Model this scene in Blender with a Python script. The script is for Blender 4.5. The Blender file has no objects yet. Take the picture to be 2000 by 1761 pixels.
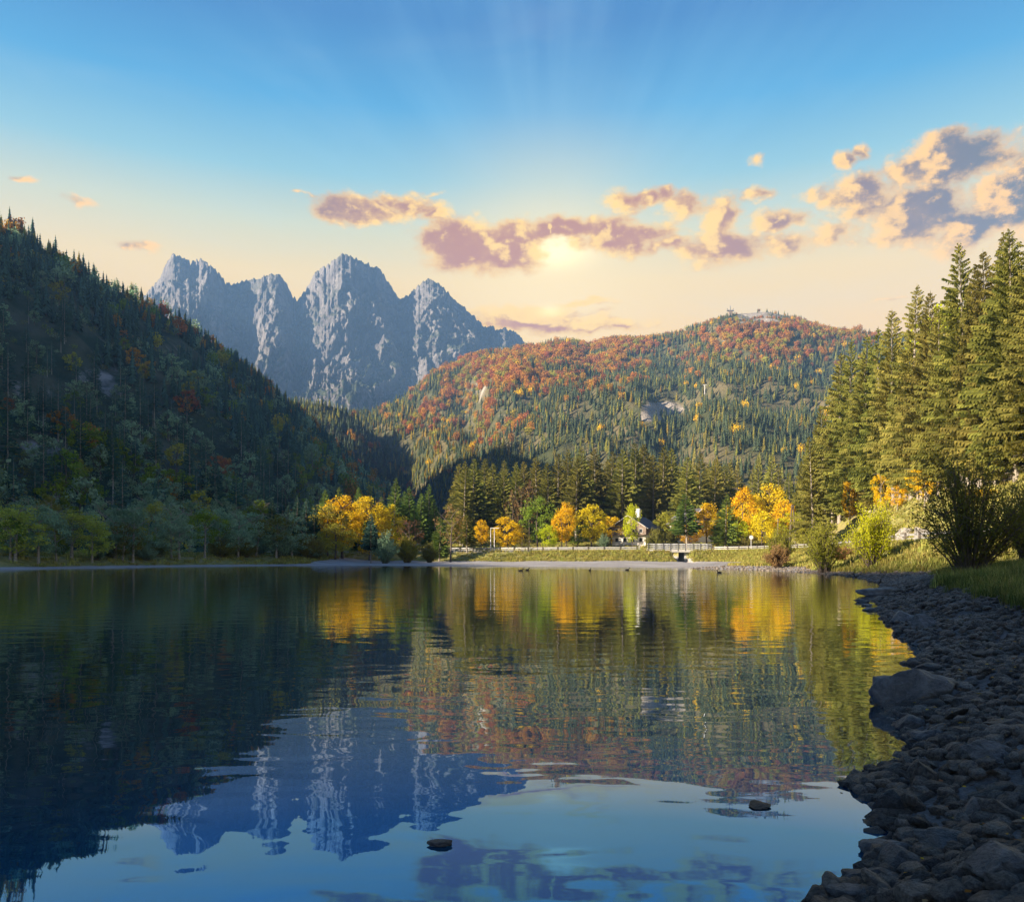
import bpy, bmesh, math, random
import numpy as np
from mathutils import Vector, Matrix

random.seed(7); RNG = np.random.default_rng(11)
S = bpy.context.scene
COL = S.collection
F, CX, HY, CZ = 1600.0, 1000.0, 1088.0, 1.5      # focal length and horizon of the 2000 px wide photograph, eye height

# ------------------------------------------------------------------ camera
cam = bpy.data.cameras.new('Camera'); cam_o = bpy.data.objects.new('Camera', cam); COL.objects.link(cam_o)
cam.sensor_width = 36; cam.lens = 36*F/2000; cam.shift_y = (HY-880.5)/2000
cam.clip_start = 0.05; cam.clip_end = 60000
cam_o.location = (0, 0, CZ); cam_o.rotation_euler = (math.radians(90), 0, 0)
S.camera = cam_o
S.view_settings.view_transform = 'Standard'; S.view_settings.look = 'None'
S.view_settings.exposure = 1.92; S.view_settings.gamma = 1.0; S.view_settings.use_curve_mapping = False
cy = S.cycles
cy.use_denoising = True
cy.max_bounces = 6; cy.diffuse_bounces = 2; cy.glossy_bounces = 3; cy.transmission_bounces = 2
cy.volume_bounces = 1; cy.transparent_max_bounces = 4

SUN_AZ, SUN_EL = math.radians(-112), math.radians(20)   # azimuth from the view direction, to the left
SUN_DIR = Vector((math.sin(SUN_AZ)*math.cos(SUN_EL), math.cos(SUN_AZ)*math.cos(SUN_EL), math.sin(SUN_EL)))

# ------------------------------------------------------------------ node helpers
class NT:
    def __init__(s, tree): s.t = tree; s.n = tree.nodes; s.l = tree.links
    def add(s, typ, **kw):
        n = s.n.new(typ)
        for k, v in kw.items(): setattr(n, k, v)
        return n
    def put(s, sock, v):
        if isinstance(v, bpy.types.NodeSocket): s.l.new(v, sock)
        elif v is not None:
            if isinstance(v, (tuple, list)) and len(v) == 3 and sock.type == 'RGBA': v = (*v, 1)
            sock.default_value = v
    def m(s, op, a, b=None, c=None, clamp=False):
        n = s.add('ShaderNodeMath', operation=op); n.use_clamp = clamp
        s.put(n.inputs[0], a); s.put(n.inputs[1], b)
        if c is not None: s.put(n.inputs[2], c)
        return n.outputs[0]
    def v(s, op, a, b=None, scale=None):
        n = s.add('ShaderNodeVectorMath', operation=op); s.put(n.inputs[0], a)
        if b is not None: s.put(n.inputs[1], b)
        if scale is not None: s.put(n.inputs[3], scale)
        return n.outputs[0]
    def mix(s, f, a, b, typ='MIX'):
        n = s.add('ShaderNodeMix', data_type='RGBA', blend_type=typ); n.clamp_factor = True
        s.put(n.inputs[0], f); s.put(n.inputs[6], a); s.put(n.inputs[7], b)
        return n.outputs[2]
    def ss(s, x, lo, hi, a=0.0, b=1.0):
        n = s.add('ShaderNodeMapRange', interpolation_type='SMOOTHSTEP')
        s.put(n.inputs[0], x); s.put(n.inputs[1], lo); s.put(n.inputs[2], hi); s.put(n.inputs[3], a); s.put(n.inputs[4], b)
        return n.outputs[0]
    def noise(s, vec, scale, detail=4, rough=0.55, dist=0.0, color=False):
        n = s.add('ShaderNodeTexNoise'); s.put(n.inputs['Vector'], vec)
        n.inputs['Scale'].default_value = scale; n.inputs['Detail'].default_value = detail
        n.inputs['Roughness'].default_value = rough; n.inputs['Distortion'].default_value = dist
        return n.outputs['Color'] if color else n.outputs['Fac']
    def ramp(s, x, stops):
        n = s.add('ShaderNodeValToRGB'); s.put(n.inputs[0], x); e = n.color_ramp.elements
        while len(e) < len(stops): e.new(0.5)
        for el, (p, c) in zip(e, stops): el.position = p; el.color = (*c, 1)
        return n.outputs[0]
    def xyz(s, x, y, z):
        n = s.add('ShaderNodeCombineXYZ'); s.put(n.inputs[0], x); s.put(n.inputs[1], y); s.put(n.inputs[2], z); return n.outputs[0]
    def sep(s, v):
        n = s.add('ShaderNodeSeparateXYZ'); s.put(n.inputs[0], v); return n.outputs
def lin(r, g, b):
    f = lambda c: c/12.92 if c <= 0.04045 else ((c+0.055)/1.055)**2.4
    return (f(r/255), f(g/255), f(b/255))
def azel(px, py):
    a = math.atan((px-CX)/F); return a, math.atan((HY-py)/F*math.cos(a))

# ------------------------------------------------------------------ sky
def build_world():
    W = bpy.data.worlds.new('World'); S.world = W; W.use_nodes = True
    T = NT(W.node_tree); T.n.clear()
    d = T.add('ShaderNodeTexCoord').outputs['Generated']
    x, y, z = T.sep(d)[:3]
    az = T.m('ARCTAN2', x, y); el = T.m('ARCSINE', z)
    nis = T.add('ShaderNodeTexSky', sky_type='NISHITA'); nis.sun_disc = False
    nis.sun_elevation = SUN_EL; nis.sun_rotation = SUN_AZ
    nis.air_density = 1.0; nis.dust_density = 1.0; nis.ozone_density = 1.5
    nis_c = T.v('SCALE', nis.outputs[0], scale=0.10)
    eln = T.m('DIVIDE', el, math.radians(60))
    e = lambda deg: deg/60
    warm = T.ramp(eln, [(0.0, lin(244, 186, 80)), (e(11), lin(254, 190, 62)), (e(15), lin(254, 198, 72)), (e(18.5), lin(246, 205, 112)),
                        (e(21.5), lin(206, 202, 156)), (e(24.5), lin(134, 182, 188)), (e(28.5), lin(46, 146, 192)), (e(33), lin(0, 106, 168)), (1.0, lin(0, 62, 126))])
    cool = T.ramp(eln, [(0.0, lin(214, 206, 190)), (e(14), lin(205, 208, 205)), (e(22), lin(150, 184, 208)), (e(28.5), lin(70, 140, 195)), (e(34), lin(10, 92, 165)), (1.0, lin(4, 52, 128))])
    a0, e0 = azel(1075, 540)
    wf = T.ss(T.m('COSINE', T.m('SUBTRACT', az, a0)), 0.3, 0.95)
    grad = T.mix(wf, cool, warm)
    base = T.mix(0.12, grad, nis_c)
    # soft streaks of high haze, and rays fanning out from the low bright patch
    dx = T.m('SUBTRACT', az, a0); dy = T.m('SUBTRACT', el, e0)
    rad = T.m('SQRT', T.m('ADD', T.m('MULTIPLY', dx, dx), T.m('MULTIPLY', dy, dy)))
    ang = T.m('ARCTAN2', dy, dx)
    ray = T.noise(T.xyz(T.m('MULTIPLY', ang, 4.5), T.m('MULTIPLY', rad, 2.5), 3.1), 1.0, 3, 0.6)
    rayf = T.m('MULTIPLY', T.ss(ray, 0.42, 0.68), T.m('MULTIPLY', T.ss(rad, 0.1, 0.22), T.ss(rad, 0.62, 0.3)))
    base = T.mix(T.m('MULTIPLY', rayf, 0.08), base, lin(150, 206, 226))
    veil = T.noise(T.xyz(T.m('MULTIPLY', az, 2.2), T.m('MULTIPLY', el, 7), 1.7), 1.6, 5, 0.55, 0.4)
    base = T.mix(T.m('MULTIPLY', T.ss(veil, 0.5, 0.8), 0.06), base, lin(226, 222, 208))
    glow = T.m('EXPONENT', T.m('MULTIPLY', T.m('MULTIPLY', rad, rad), -70.0))
    base = T.mix(T.m('MULTIPLY', glow, 0.6), base, (1.0, 0.72, 0.27))
    a1, e1 = azel(1085, 490)
    d1x = T.m('SUBTRACT', az, a1); d1y = T.m('MULTIPLY', T.m('SUBTRACT', el, e1), 2.2)
    g1 = T.m('EXPONENT', T.m('MULTIPLY', T.m('ADD', T.m('MULTIPLY', d1x, d1x), T.m('MULTIPLY', d1y, d1y)), -700.0))
    base = T.mix(T.m('MULTIPLY', g1, 0.75), base, (1.5, 1.15, 0.5))
    a2, e2 = azel(1075, 608)
    d2x = T.m('SUBTRACT', az, a2); d2y = T.m('MULTIPLY', T.m('SUBTRACT', el, e2), 2.4)
    g2 = T.m('EXPONENT', T.m('MULTIPLY', T.m('ADD', T.m('MULTIPLY', d2x, d2x), T.m('MULTIPLY', d2y, d2y)), -5200.0))

    # ---- clouds: lens shaped banks broken up by noise
    banks = [(700, 412, 105, 26, 0, 1.0), (800, 400, 80, 22, 0, .95), (850, 420, 60, 14, 0, .8), (945, 480, 110, 40, 0, 1.25), (1110, 452, 100, 22, 0, 1.1), (1210, 462, 95, 28, 0, 1.15), (1300, 474, 55, 18, 0, .95),
             (1420, 482, 100, 34, 0, 1.1), (1410, 425, 50, 45, 0, .95), (1215, 392, 60, 26, 0, .85), (1275, 380, 60, 22, 0, .8), (1335, 405, 65, 34, 0, .8), (1520, 432, 80, 24, 0, .95), (1530, 480, 90, 28, 0, .9), (1480, 385, 70, 20, 0, .75),
             (1590, 380, 50, 20, 0, .75), (1680, 380, 75, 46, 0, .95), (1860, 318, 115, 40, 0, 1.2), (1760, 330, 70, 26, 0, .85), (1780, 420, 110, 50, 0, 1.05), (1880, 440, 110, 50, 0, .95), (1990, 380, 100, 62, 0, 1.15), (1630, 455, 60, 30, 0, .8),
             (1655, 312, 30, 26, 0, .72), (1682, 296, 26, 22, 0, .72), (1465, 322, 30, 14, 0, .7), (1040, 628, 130, 24, 0, 1.15), (1160, 632, 110, 14, 0, .95), (1150, 590, 80, 10, 0, .85), (150, 400, 60, 20, 0, .66),
             (265, 482, 80, 18, 0, .62), (60, 352, 34, 11, 0, .6), (845, 383, 45, 9, 0, .7), (2250, 360, 200, 80, 0, 1.0), (-300, 420, 220, 40, 0, .7), (1720, 592, 150, 8, 0, .5), (600, 384, 60, 8, 0, .55)]
    g = bpy.data.node_groups.new('cloud_density', 'ShaderNodeTree')
    g.interface.new_socket('Vector', in_out='INPUT', socket_type='NodeSocketVector')
    g.interface.new_socket('Density', in_out='OUTPUT', socket_type='NodeSocketFloat')
    G = NT(g); gi = G.add('NodeGroupInput'); go = G.add('NodeGroupOutput')
    p0 = gi.outputs[0]
    wob = G.noise(p0, 15.0, 3, 0.6, 0, True)
    p = G.v('ADD', p0, G.v('MULTIPLY', G.v('SUBTRACT', wob, (0.5, 0.5, 0.5)), (0.06, 0.030, 0.0)))
    acc = None
    for (cx, cyy, rx, ry, an, w) in banks:
        A, E = azel(cx, cyy); k = math.cos(A); sx, sy = F/(rx*k*k), F/(ry*k)
        n = G.add('ShaderNodeVectorMath', operation='MULTIPLY_ADD'); G.put(n.inputs[0], p); n.inputs[1].default_value = (sx, sy, 0); n.inputs[2].default_value = (-A*sx, -E*sy, 0)
        n2 = G.add('ShaderNodeVectorMath', operation='LENGTH'); G.l.new(n.outputs[0], n2.inputs[0])
        f = G.m('MULTIPLY_ADD', n2.outputs['Value'], -0.72, w)
        acc = f if acc is None else G.m('MAXIMUM', acc, f)
    # drifting banks go on round the rest of the sky
    far = G.noise(G.v('MULTIPLY', p0, (1.0, 3.4, 1)), 2.3, 2, 0.5)
    sp = G.sep(p0)
    side = G.m('MULTIPLY', G.ss(G.m('ABSOLUTE', G.m('SUBTRACT', sp[0], 0.05)), 0.62, 0.95), G.m('MULTIPLY', G.ss(sp[1], 0.16, 0.3), G.ss(sp[1], 0.62, 0.45)))
    acc = G.m('MAXIMUM', acc, G.m('MULTIPLY', G.ss(far, 0.48, 0.75), side))
    n1 = G.noise(G.v('MULTIPLY', p0, (1, 1.5, 1)), 30.0, 7, 0.64)
    n2 = G.noise(G.v('MULTIPLY', p0, (1, 1.3, 1)), 8.0, 3, 0.5)
    den = G.m('ADD', acc, G.m('ADD', G.m('MULTIPLY', G.m('SUBTRACT', n1, 0.5), 1.5), G.m('MULTIPLY', G.m('SUBTRACT', n2, 0.5), 0.5)))
    nz_ = G.m('SUBTRACT', den, acc); den = G.m('ADD', acc, G.m('MULTIPLY', nz_, G.ss(acc, -0.15, 0.3)))
    G.l.new(den, go.inputs[0])
    pv = T.xyz(az, el, 0.0)
    def dens(off):
        n = T.add('ShaderNodeGroup'); n.node_tree = g
        T.put(n.inputs[0], T.v('ADD', pv, off) if off else pv); return n.outputs[0]
    D = dens(None)
    # light on the banks comes from the bright patch: compare the density a little way towards it
    tow = T.v('SCALE', T.v('NORMALIZE', T.xyz(T.m('MULTIPLY', dx, -1), T.m('ADD', T.m('MULTIPLY', dy, -0.6), 0.03), 0)), scale=0.012)
    n = T.add('ShaderNodeGroup'); n.node_tree = g; T.put(n.inputs[0], T.v('ADD', pv, tow)); D2 = n.outputs[0]
    alpha = T.ss(D, 0.10, 0.60)
    lit = T.ss(T.m('SUBTRACT', D, D2), -0.05, 0.36)
    thick = T.ss(D, 0.40, 0.82)
    near = T.ss(rad, 0.55, 0.08)
    litc = T.mix(near, lin(255, 190, 76), lin(255, 202, 70))
    darkc = T.mix(near, lin(82, 74, 76), lin(176, 96, 34))
    bil = T.noise(T.v('MULTIPLY', pv, (1, 1.6, 1)), 19.0, 6, 0.6)
    shade = T.ss(T.m('ADD', T.m('ADD', T.m('MULTIPLY', thick, 0.55), T.m('MULTIPLY', bil, 1.1)), T.m('MULTIPLY', lit, -0.8)), 0.15, 1.15)
    body = T.mix(shade, litc, darkc)
    sky = T.mix(T.m('MULTIPLY', alpha, 0.94), base, body)
    sky = T.mix(T.m('MULTIPLY', g2, 0.4), sky, (1.5, 1.1, 0.4))
    bg = T.add('ShaderNodeBackground'); T.put(bg.inputs[0], sky); bg.inputs[1].default_value = 0.35
    out = T.add('ShaderNodeOutputWorld'); T.l.new(bg.outputs[0], out.inputs[0])
    W.cycles.sampling_method = 'NONE'
build_world()

sun = bpy.data.lights.new('Sun', 'SUN'); sun.energy = 5.0; sun.angle = math.radians(0.53); sun.color = (1.0, 0.86, 0.66)
sun_o = bpy.data.objects.new('Sun', sun); COL.objects.link(sun_o); sun_o.rotation_euler = SUN_DIR.to_track_quat('Z', 'Y').to_euler()

# ------------------------------------------------------------------ noise in numpy
def _h(ix, iy, iz, seed):
    n = (ix.astype(np.int64)*374761393 + iy.astype(np.int64)*668265263 + iz.astype(np.int64)*2147483647 + seed*974634777) & 0xffffffff
    n = ((n ^ (n >> 13))*1274126177) & 0xffffffff
    n = ((n ^ (n >> 16))*2246822519) & 0xffffffff
    return ((n ^ (n >> 15)) & 0xffffff)/float(0xffffff)
def vn2(x, y, seed=0):
    x = np.asarray(x, float); y = np.asarray(y, float)
    ix = np.floor(x); iy = np.floor(y); fx = x-ix; fy = y-iy; z = np.zeros_like(ix)
    u = fx*fx*fx*(fx*(fx*6-15)+10); v = fy*fy*fy*(fy*(fy*6-15)+10)
    return (_h(ix, iy, z, seed)*(1-u)+_h(ix+1, iy, z, seed)*u)*(1-v)+(_h(ix, iy+1, z, seed)*(1-u)+_h(ix+1, iy+1, z, seed)*u)*v
def fbm(x, y, oct=4, seed=0, gain=0.5):
    s = 0; a = 1; t = 0
    for i in range(oct): s = s+a*vn2(x*2**i+17.3*i, y*2**i-9.1*i, seed+i); t += a; a *= gain
    return s/t
def ridged(x, y, oct=4, seed=0, gain=0.5):
    s = 0; a = 1; t = 0
    for i in range(oct): s = s+a*(1-np.abs(2*vn2(x*2**i+31.7*i, y*2**i+5.9*i, seed+i)-1)); t += a; a *= gain
    return s/t
def vn3(x, y, z, seed=0):
    ix = np.floor(x); iy = np.floor(y); iz = np.floor(z); fx = x-ix; fy = y-iy; fz = z-iz
    u = fx*fx*(3-2*fx); v = fy*fy*(3-2*fy); w = fz*fz*(3-2*fz)
    r = 0
    for a in (0, 1):
        for b in (0, 1):
            for c in (0, 1):
                r = r+_h(ix+a, iy+b, iz+c, seed)*(u if a else 1-u)*(v if b else 1-v)*(w if c else 1-w)
    return r
def sst(x, a, b):
    t = np.clip((x-a)/(b-a), 0, 1); return t*t*(3-2*t)

# ------------------------------------------------------------------ mesh and object helpers
def mesh_from(name, V, faces, mats=(), attrs=None, smooth=False, midx=None):
    """faces: an (n,3) or (n,4) array, or a list of such arrays"""
    me = bpy.data.meshes.new(name)
    V = np.asarray(V, np.float32)
    fl = [np.asarray(f, np.int32) for f in (faces if isinstance(faces, list) and np.ndim(faces[0]) == 2 else [faces]) if len(f)]
    n = sum(len(f) for f in fl); loops = np.concatenate([f.ravel() for f in fl])
    sizes = np.concatenate([np.full(len(f), f.shape[1], np.int32) for f in fl])
    me.vertices.add(len(V)); me.vertices.foreach_set('co', V.ravel())
    me.loops.add(len(loops)); me.loops.foreach_set('vertex_index', loops)
    me.polygons.add(n); st = np.concatenate([[0], np.cumsum(sizes)[:-1]]).astype(np.int32)
    me.polygons.foreach_set('loop_start', st); me.polygons.foreach_set('loop_total', sizes)
    if smooth: me.polygons.foreach_set('use_smooth', np.ones(n, bool))
    for m in mats: me.materials.append(m)
    if midx is not None: me.polygons.foreach_set('material_index', np.asarray(midx, np.int32))
    for k, (dom, arr) in (attrs or {}).items():
        a = me.attributes.new(k, 'FLOAT', dom); a.data.foreach_set('value', np.asarray(arr, np.float32))
    me.update(calc_edges=True); me.validate()
    return me
def link(name, data, parent=None, loc=None):
    o = bpy.data.objects.new(name, data); COL.objects.link(o)
    if parent: o.parent = parent
    if loc is not None: o.location = loc
    return o
def tag(o, label=None, cat=None, group=None, kind=None):
    if label: o['label'] = label
    if cat: o['category'] = cat
    if group: o['group'] = group
    if kind: o['kind'] = kind
    return o
def empty(name, loc, label, cat, group=None, rz=0.0, scale=(1, 1, 1)):
    o = link(name, None, None, loc); o.rotation_euler = (0, 0, rz); o.scale = scale; o.empty_display_size = 0.2
    return tag(o, label, cat, group)
class MB:
    """collects boxes, tubes and polygons into one mesh"""
    def __init__(s): s.V = []; s.F = []
    def poly(s, pts): b = len(s.V); s.V += [tuple(p) for p in pts]; s.F.append(tuple(range(b, b+len(pts))))
    def box(s, c, d, rz=0.0):
        b = len(s.V); ca, sa = math.cos(rz), math.sin(rz)
        for k in range(8):
            x, y, z = ((k & 1)-.5)*d[0], ((k >> 1 & 1)-.5)*d[1], ((k >> 2)-.5)*d[2]
            s.V.append((c[0]+x*ca-y*sa, c[1]+x*sa+y*ca, c[2]+z))
        for f in ((0, 2, 3, 1), (4, 5, 7, 6), (0, 1, 5, 4), (2, 6, 7, 3), (0, 4, 6, 2), (1, 3, 7, 5)): s.F.append(tuple(b+i for i in f))
        return s
    def tube(s, pts, rads, n=7, cap=True):
        pts = [Vector(p) for p in pts]; b = len(s.V); up = Vector((0.13, 0.21, 0.97))
        for i, p in enumerate(pts):
            t = (pts[min(i+1, len(pts)-1)]-pts[max(i-1, 0)]).normalized()
            u = t.cross(up if abs(t.dot(up)) < .95 else Vector((1, 0, 0))).normalized(); v = t.cross(u)
            for k in range(n):
                a = 2*math.pi*k/n; s.V.append(tuple(p+(u*math.cos(a)+v*math.sin(a))*rads[i]))
        for i in range(len(pts)-1):
            for k in range(n): s.F.append((b+i*n+k, b+i*n+(k+1) % n, b+(i+1)*n+(k+1) % n, b+(i+1)*n+k))
        if cap: s.F.append(tuple(b+k for k in range(n))); s.F.append(tuple(b+(len(pts)-1)*n+k for k in range(n-1, -1, -1)))
        return s
    def mesh(s, name, mat, smooth=False):
        me = bpy.data.meshes.new(name); me.from_pydata(s.V, [], s.F); me.materials.append(mat)
        if smooth: me.polygons.foreach_set('use_smooth', np.ones(len(me.polygons), bool))
        me.update(); return me
    def build(s, name, mat, parent=None, smooth=False): return link(name, s.mesh(name, mat, smooth), parent)
def P(px, py, d): return Vector(((px-CX)/F*d, d, CZ+(HY-py)/F*d))

# ------------------------------------------------------------------ materials
def new_mat(name):
    m = bpy.data.materials.new(name); m.use_nodes = True; T = NT(m.node_tree); T.n.clear()
    out = T.add('ShaderNodeOutputMaterial'); return m, T, out
def plain(name, col, rough=0.8, var=0.25, scale=3.0, bump=0.0, bscale=None, metal=0.0):
    m, T, out = new_mat(name); co = T.add('ShaderNodeTexCoord').outputs['Object']
    n = T.noise(co, scale, 5, 0.6)
    c = T.mix(T.ss(n, 0.3, 0.7), tuple(v*(1-var) for v in col), tuple(min(v*(1+var), 1) for v in col))
    b = T.add('ShaderNodeBsdfPrincipled'); T.put(b.inputs['Base Color'], c); b.inputs['Roughness'].default_value = rough; b.inputs['Metallic'].default_value = metal
    b.inputs['Specular IOR Level'].default_value = 0.25
    if bump:
        bn = T.add('ShaderNodeBump'); bn.inputs['Strength'].default_value = 1; bn.inputs['Distance'].default_value = bump
        T.put(bn.inputs['Height'], T.noise(co, bscale or scale*4, 6, 0.65)); T.l.new(bn.outputs[0], b.inputs['Normal'])
    T.l.new(b.outputs[0], out.inputs[0]); return m
def leaf(name, a, b, trans=0.35, jit=0.12):
    """two leaf tints mixed leaf by leaf, a little different from plant to plant"""
    m, T, out = new_mat(name)
    v = T.add('ShaderNodeAttribute', attribute_name='var').outputs['Fac']
    rnd = T.add('ShaderNodeObjectInfo').outputs['Random']
    c = T.mix(v, a, b)
    h = T.add('ShaderNodeHueSaturation'); T.put(h.inputs['Color'], c)
    T.put(h.inputs['Hue'], T.m('ADD', 0.5, T.m('MULTIPLY', T.m('SUBTRACT', rnd, 0.5), jit*0.35)))
    T.put(h.inputs['Value'], T.m('ADD', 1.0, T.m('MULTIPLY', T.m('SUBTRACT', T.m('FRACT', T.m('MULTIPLY', rnd, 7.13)), 0.5), jit*4)))
    d = T.add('ShaderNodeBsdfDiffuse'); t = T.add('ShaderNodeBsdfTranslucent'); mx = T.add('ShaderNodeMixShader')
    T.l.new(h.outputs[0], d.inputs[0]); T.l.new(h.outputs[0], t.inputs[0]); mx.inputs[0].default_value = trans
    T.l.new(d.outputs[0], mx.inputs[1]); T.l.new(t.outputs[0], mx.inputs[2]); T.l.new(mx.outputs[0], out.inputs[0]); return m
M = {}
M['bark'] = plain('bark', (0.12, 0.09, 0.07), 0.9, 0.4, 4, 0.02)
M['bark_pale'] = plain('bark_pale', (0.26, 0.22, 0.18), 0.9, 0.35, 4, 0.02)
M['spruce'] = leaf('spruce_needles', (0.115, 0.125, 0.028), (0.34, 0.30, 0.065), 0.42)  # warm sunlight on the stands is put into this needle colour
M['spruce_dark'] = leaf('spruce_needles_dark', (0.034, 0.076, 0.062), (0.085, 0.150, 0.105), 0.25)  # blue cast of the shaded slope is put into this needle colour
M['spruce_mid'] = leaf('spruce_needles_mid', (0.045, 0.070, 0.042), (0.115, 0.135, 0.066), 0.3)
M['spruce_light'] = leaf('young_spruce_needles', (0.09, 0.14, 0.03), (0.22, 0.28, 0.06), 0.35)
M['larch'] = leaf('larch_needles', (0.22, 0.16, 0.02), (0.40, 0.27, 0.04), 0.3)
M['gold'] = leaf('gold_leaves', (0.60, 0.34, 0.008), (0.84, 0.56, 0.025), 0.35, 0.04)
M['orange'] = leaf('orange_leaves', (0.34, 0.14, 0.02), (0.56, 0.28, 0.045), 0.35)
M['rust'] = leaf('rust_leaves', (0.24, 0.085, 0.035), (0.40, 0.17, 0.055), 0.3)
M['yellow'] = leaf('yellow_leaves', (0.52, 0.36, 0.012), (0.75, 0.60, 0.03), 0.35, 0.06)
M['lime'] = leaf('lime_leaves', (0.34, 0.38, 0.012), (0.58, 0.58, 0.03), 0.4, 0.06)
M['green'] = leaf('green_leaves', (0.10, 0.17, 0.02), (0.24, 0.30, 0.04), 0.35, 0.08)
M['olive'] = leaf('olive_leaves', (0.15, 0.15, 0.03), (0.27, 0.24, 0.06), 0.3, 0.08)
M['sage'] = leaf('sage_leaves', (0.14, 0.22, 0.13), (0.30, 0.40, 0.23), 0.3)
M['mustard'] = leaf('mustard_leaves', (0.24, 0.22, 0.03), (0.40, 0.34, 0.05), 0.3)
M['yellowgreen'] = leaf('yellow_green_leaves', (0.28, 0.32, 0.05), (0.48, 0.48, 0.09), 0.35)
M['brownleaf'] = leaf('brown_leaves', (0.20, 0.10, 0.05), (0.34, 0.18, 0.08), 0.3)
M['willow'] = leaf('willow_leaves', (0.16, 0.18, 0.02), (0.34, 0.32, 0.045), 0.4, 0.05)
M['darkwillow'] = leaf('dark_willow_leaves', (0.12, 0.13, 0.025), (0.30, 0.27, 0.06), 0.35, 0.05)
M['grass'] = leaf('grass_blades', (0.24, 0.24, 0.045), (0.46, 0.39, 0.12), 0.35, 0.15)
M['grass_green'] = leaf('green_grass_blades', (0.075, 0.13, 0.025), (0.24, 0.23, 0.07), 0.3, 0.15)

def rock_mat(name, a, b, scale, bump):
    m, T, out = new_mat(name); co = T.add('ShaderNodeTexCoord').outputs['Object']; rnd = T.add('ShaderNodeObjectInfo').outputs['Random']
    co = T.v('ADD', co, T.xyz(T.m('MULTIPLY', rnd, 40), T.m('MULTIPLY', rnd, 17), 0))
    n = T.noise(co, scale, 7, 0.65, 0.3); n2 = T.noise(co, scale*5, 5, 0.7)
    c = T.mix(T.ss(n, 0.32, 0.68), a, b); c = T.mix(T.m('MULTIPLY', T.ss(n2, 0.55, 0.75), 0.5), c, tuple(v*1.7 for v in b))
    h = T.add('ShaderNodeHueSaturation'); T.put(h.inputs['Color'], c); T.put(h.inputs['Value'], T.m('ADD', 0.55, T.m('MULTIPLY', rnd, 1.3)))
    bs = T.add('ShaderNodeBsdfPrincipled'); T.l.new(h.outputs[0], bs.inputs['Base Color']); bs.inputs['Roughness'].default_value = 0.5; bs.inputs['Specular IOR Level'].default_value = 0.38
    bn = T.add('ShaderNodeBump'); bn.inputs['Distance'].default_value = bump; T.put(bn.inputs['Height'], T.m('ADD', n, T.m('MULTIPLY', n2, 0.5)))
    T.l.new(bn.outputs[0], bs.inputs['Normal']); T.l.new(bs.outputs[0], out.inputs[0]); return m
M['stone'] = rock_mat('shore_stone', (0.070, 0.052, 0.038), (0.20, 0.160, 0.122), 6, 0.06)
M['boulder'] = rock_mat('dark_boulder', (0.055, 0.05, 0.045), (0.14, 0.125, 0.11), 3, 0.05)

# ------------------------------------------------------------------ the lie of the land
SHORE = [(1.27, 3.5), (1.58, 4.0), (1.98, 4.5), (2.4, 5.1), (2.85, 5.97), (3.2, 6.8), (3.75, 8.3), (4.9, 9.9), (6.0, 11.6), (7.6, 15.8), (9.1, 19.7), (11.7, 26), (15.2, 34), (20, 44), (25.5, 60), (29, 80),
         (28.5, 96), (26, 109), (21, 120), (8, 128), (-8.6, 138), (-28, 150), (-44, 143), (-54, 123), (-58, 109), (-60, 96), (-75, 75), (-110, 50), (-170, 20), (-200, -40), (-120, -70), (-30, -14), (-8, -2), (-1.5, .6), (0.8, 2.3)]
ROAD = [(-150, 262), (-90, 238), (-50, 214), (-15, 196), (10, 184), (27, 178), (44, 176), (51, 163), (52, 140), (50.5, 118), (46, 98), (41.5, 82), (40, 68), (40.5, 55), (42, 40), (44, 10), (46, -60)]
def catmull(pts, n=8, closed=False):
    pts = [np.array(p, float) for p in pts]; out = []; N = len(pts)
    for i in range(N if closed else N-1):
        g = (lambda j: pts[j % N]) if closed else (lambda j: pts[min(max(j, 0), N-1)])
        a, b, c, d = g(i-1), g(i), g(i+1), g(i+2)
        for k in range(n):
            t = k/n; out.append(.5*((2*b)+(c-a)*t+(2*a-5*b+4*c-d)*t*t+(3*b-a-3*c+d)*t**3))
    if not closed: out.append(pts[-1])
    return np.array(out)
SH = catmull(SHORE, 4, True); RD = catmull(ROAD, 8)
def seg_dist(x, y, poly, closed):
    best = np.full(x.shape, 1e18); side = np.zeros(x.shape); n = len(poly)
    for i in range(n if closed else n-1):
        a = poly[i]; b = poly[(i+1) % n]; e = b-a
        t = np.clip(((x-a[0])*e[0]+(y-a[1])*e[1])/(e@e+1e-12), 0, 1)
        dx = x-a[0]-t*e[0]; dy = y-a[1]-t*e[1]; d = dx*dx+dy*dy
        m = d < best; best = np.where(m, d, best); side = np.where(m, e[0]*dy-e[1]*dx, side)
    return np.sqrt(best), side
def inside(x, y, poly):
    c = np.zeros(x.shape, bool); n = len(poly)
    for i in range(n):
        a = poly[i]; b = poly[(i+1) % n]
        m = ((a[1] > y) != (b[1] > y)) & (x < (b[0]-a[0])*(y-a[1])/(b[1]-a[1]+1e-12)+a[0]); c ^= m
    return c
ZR = 3.0
STREAM_X = 35.4
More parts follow.
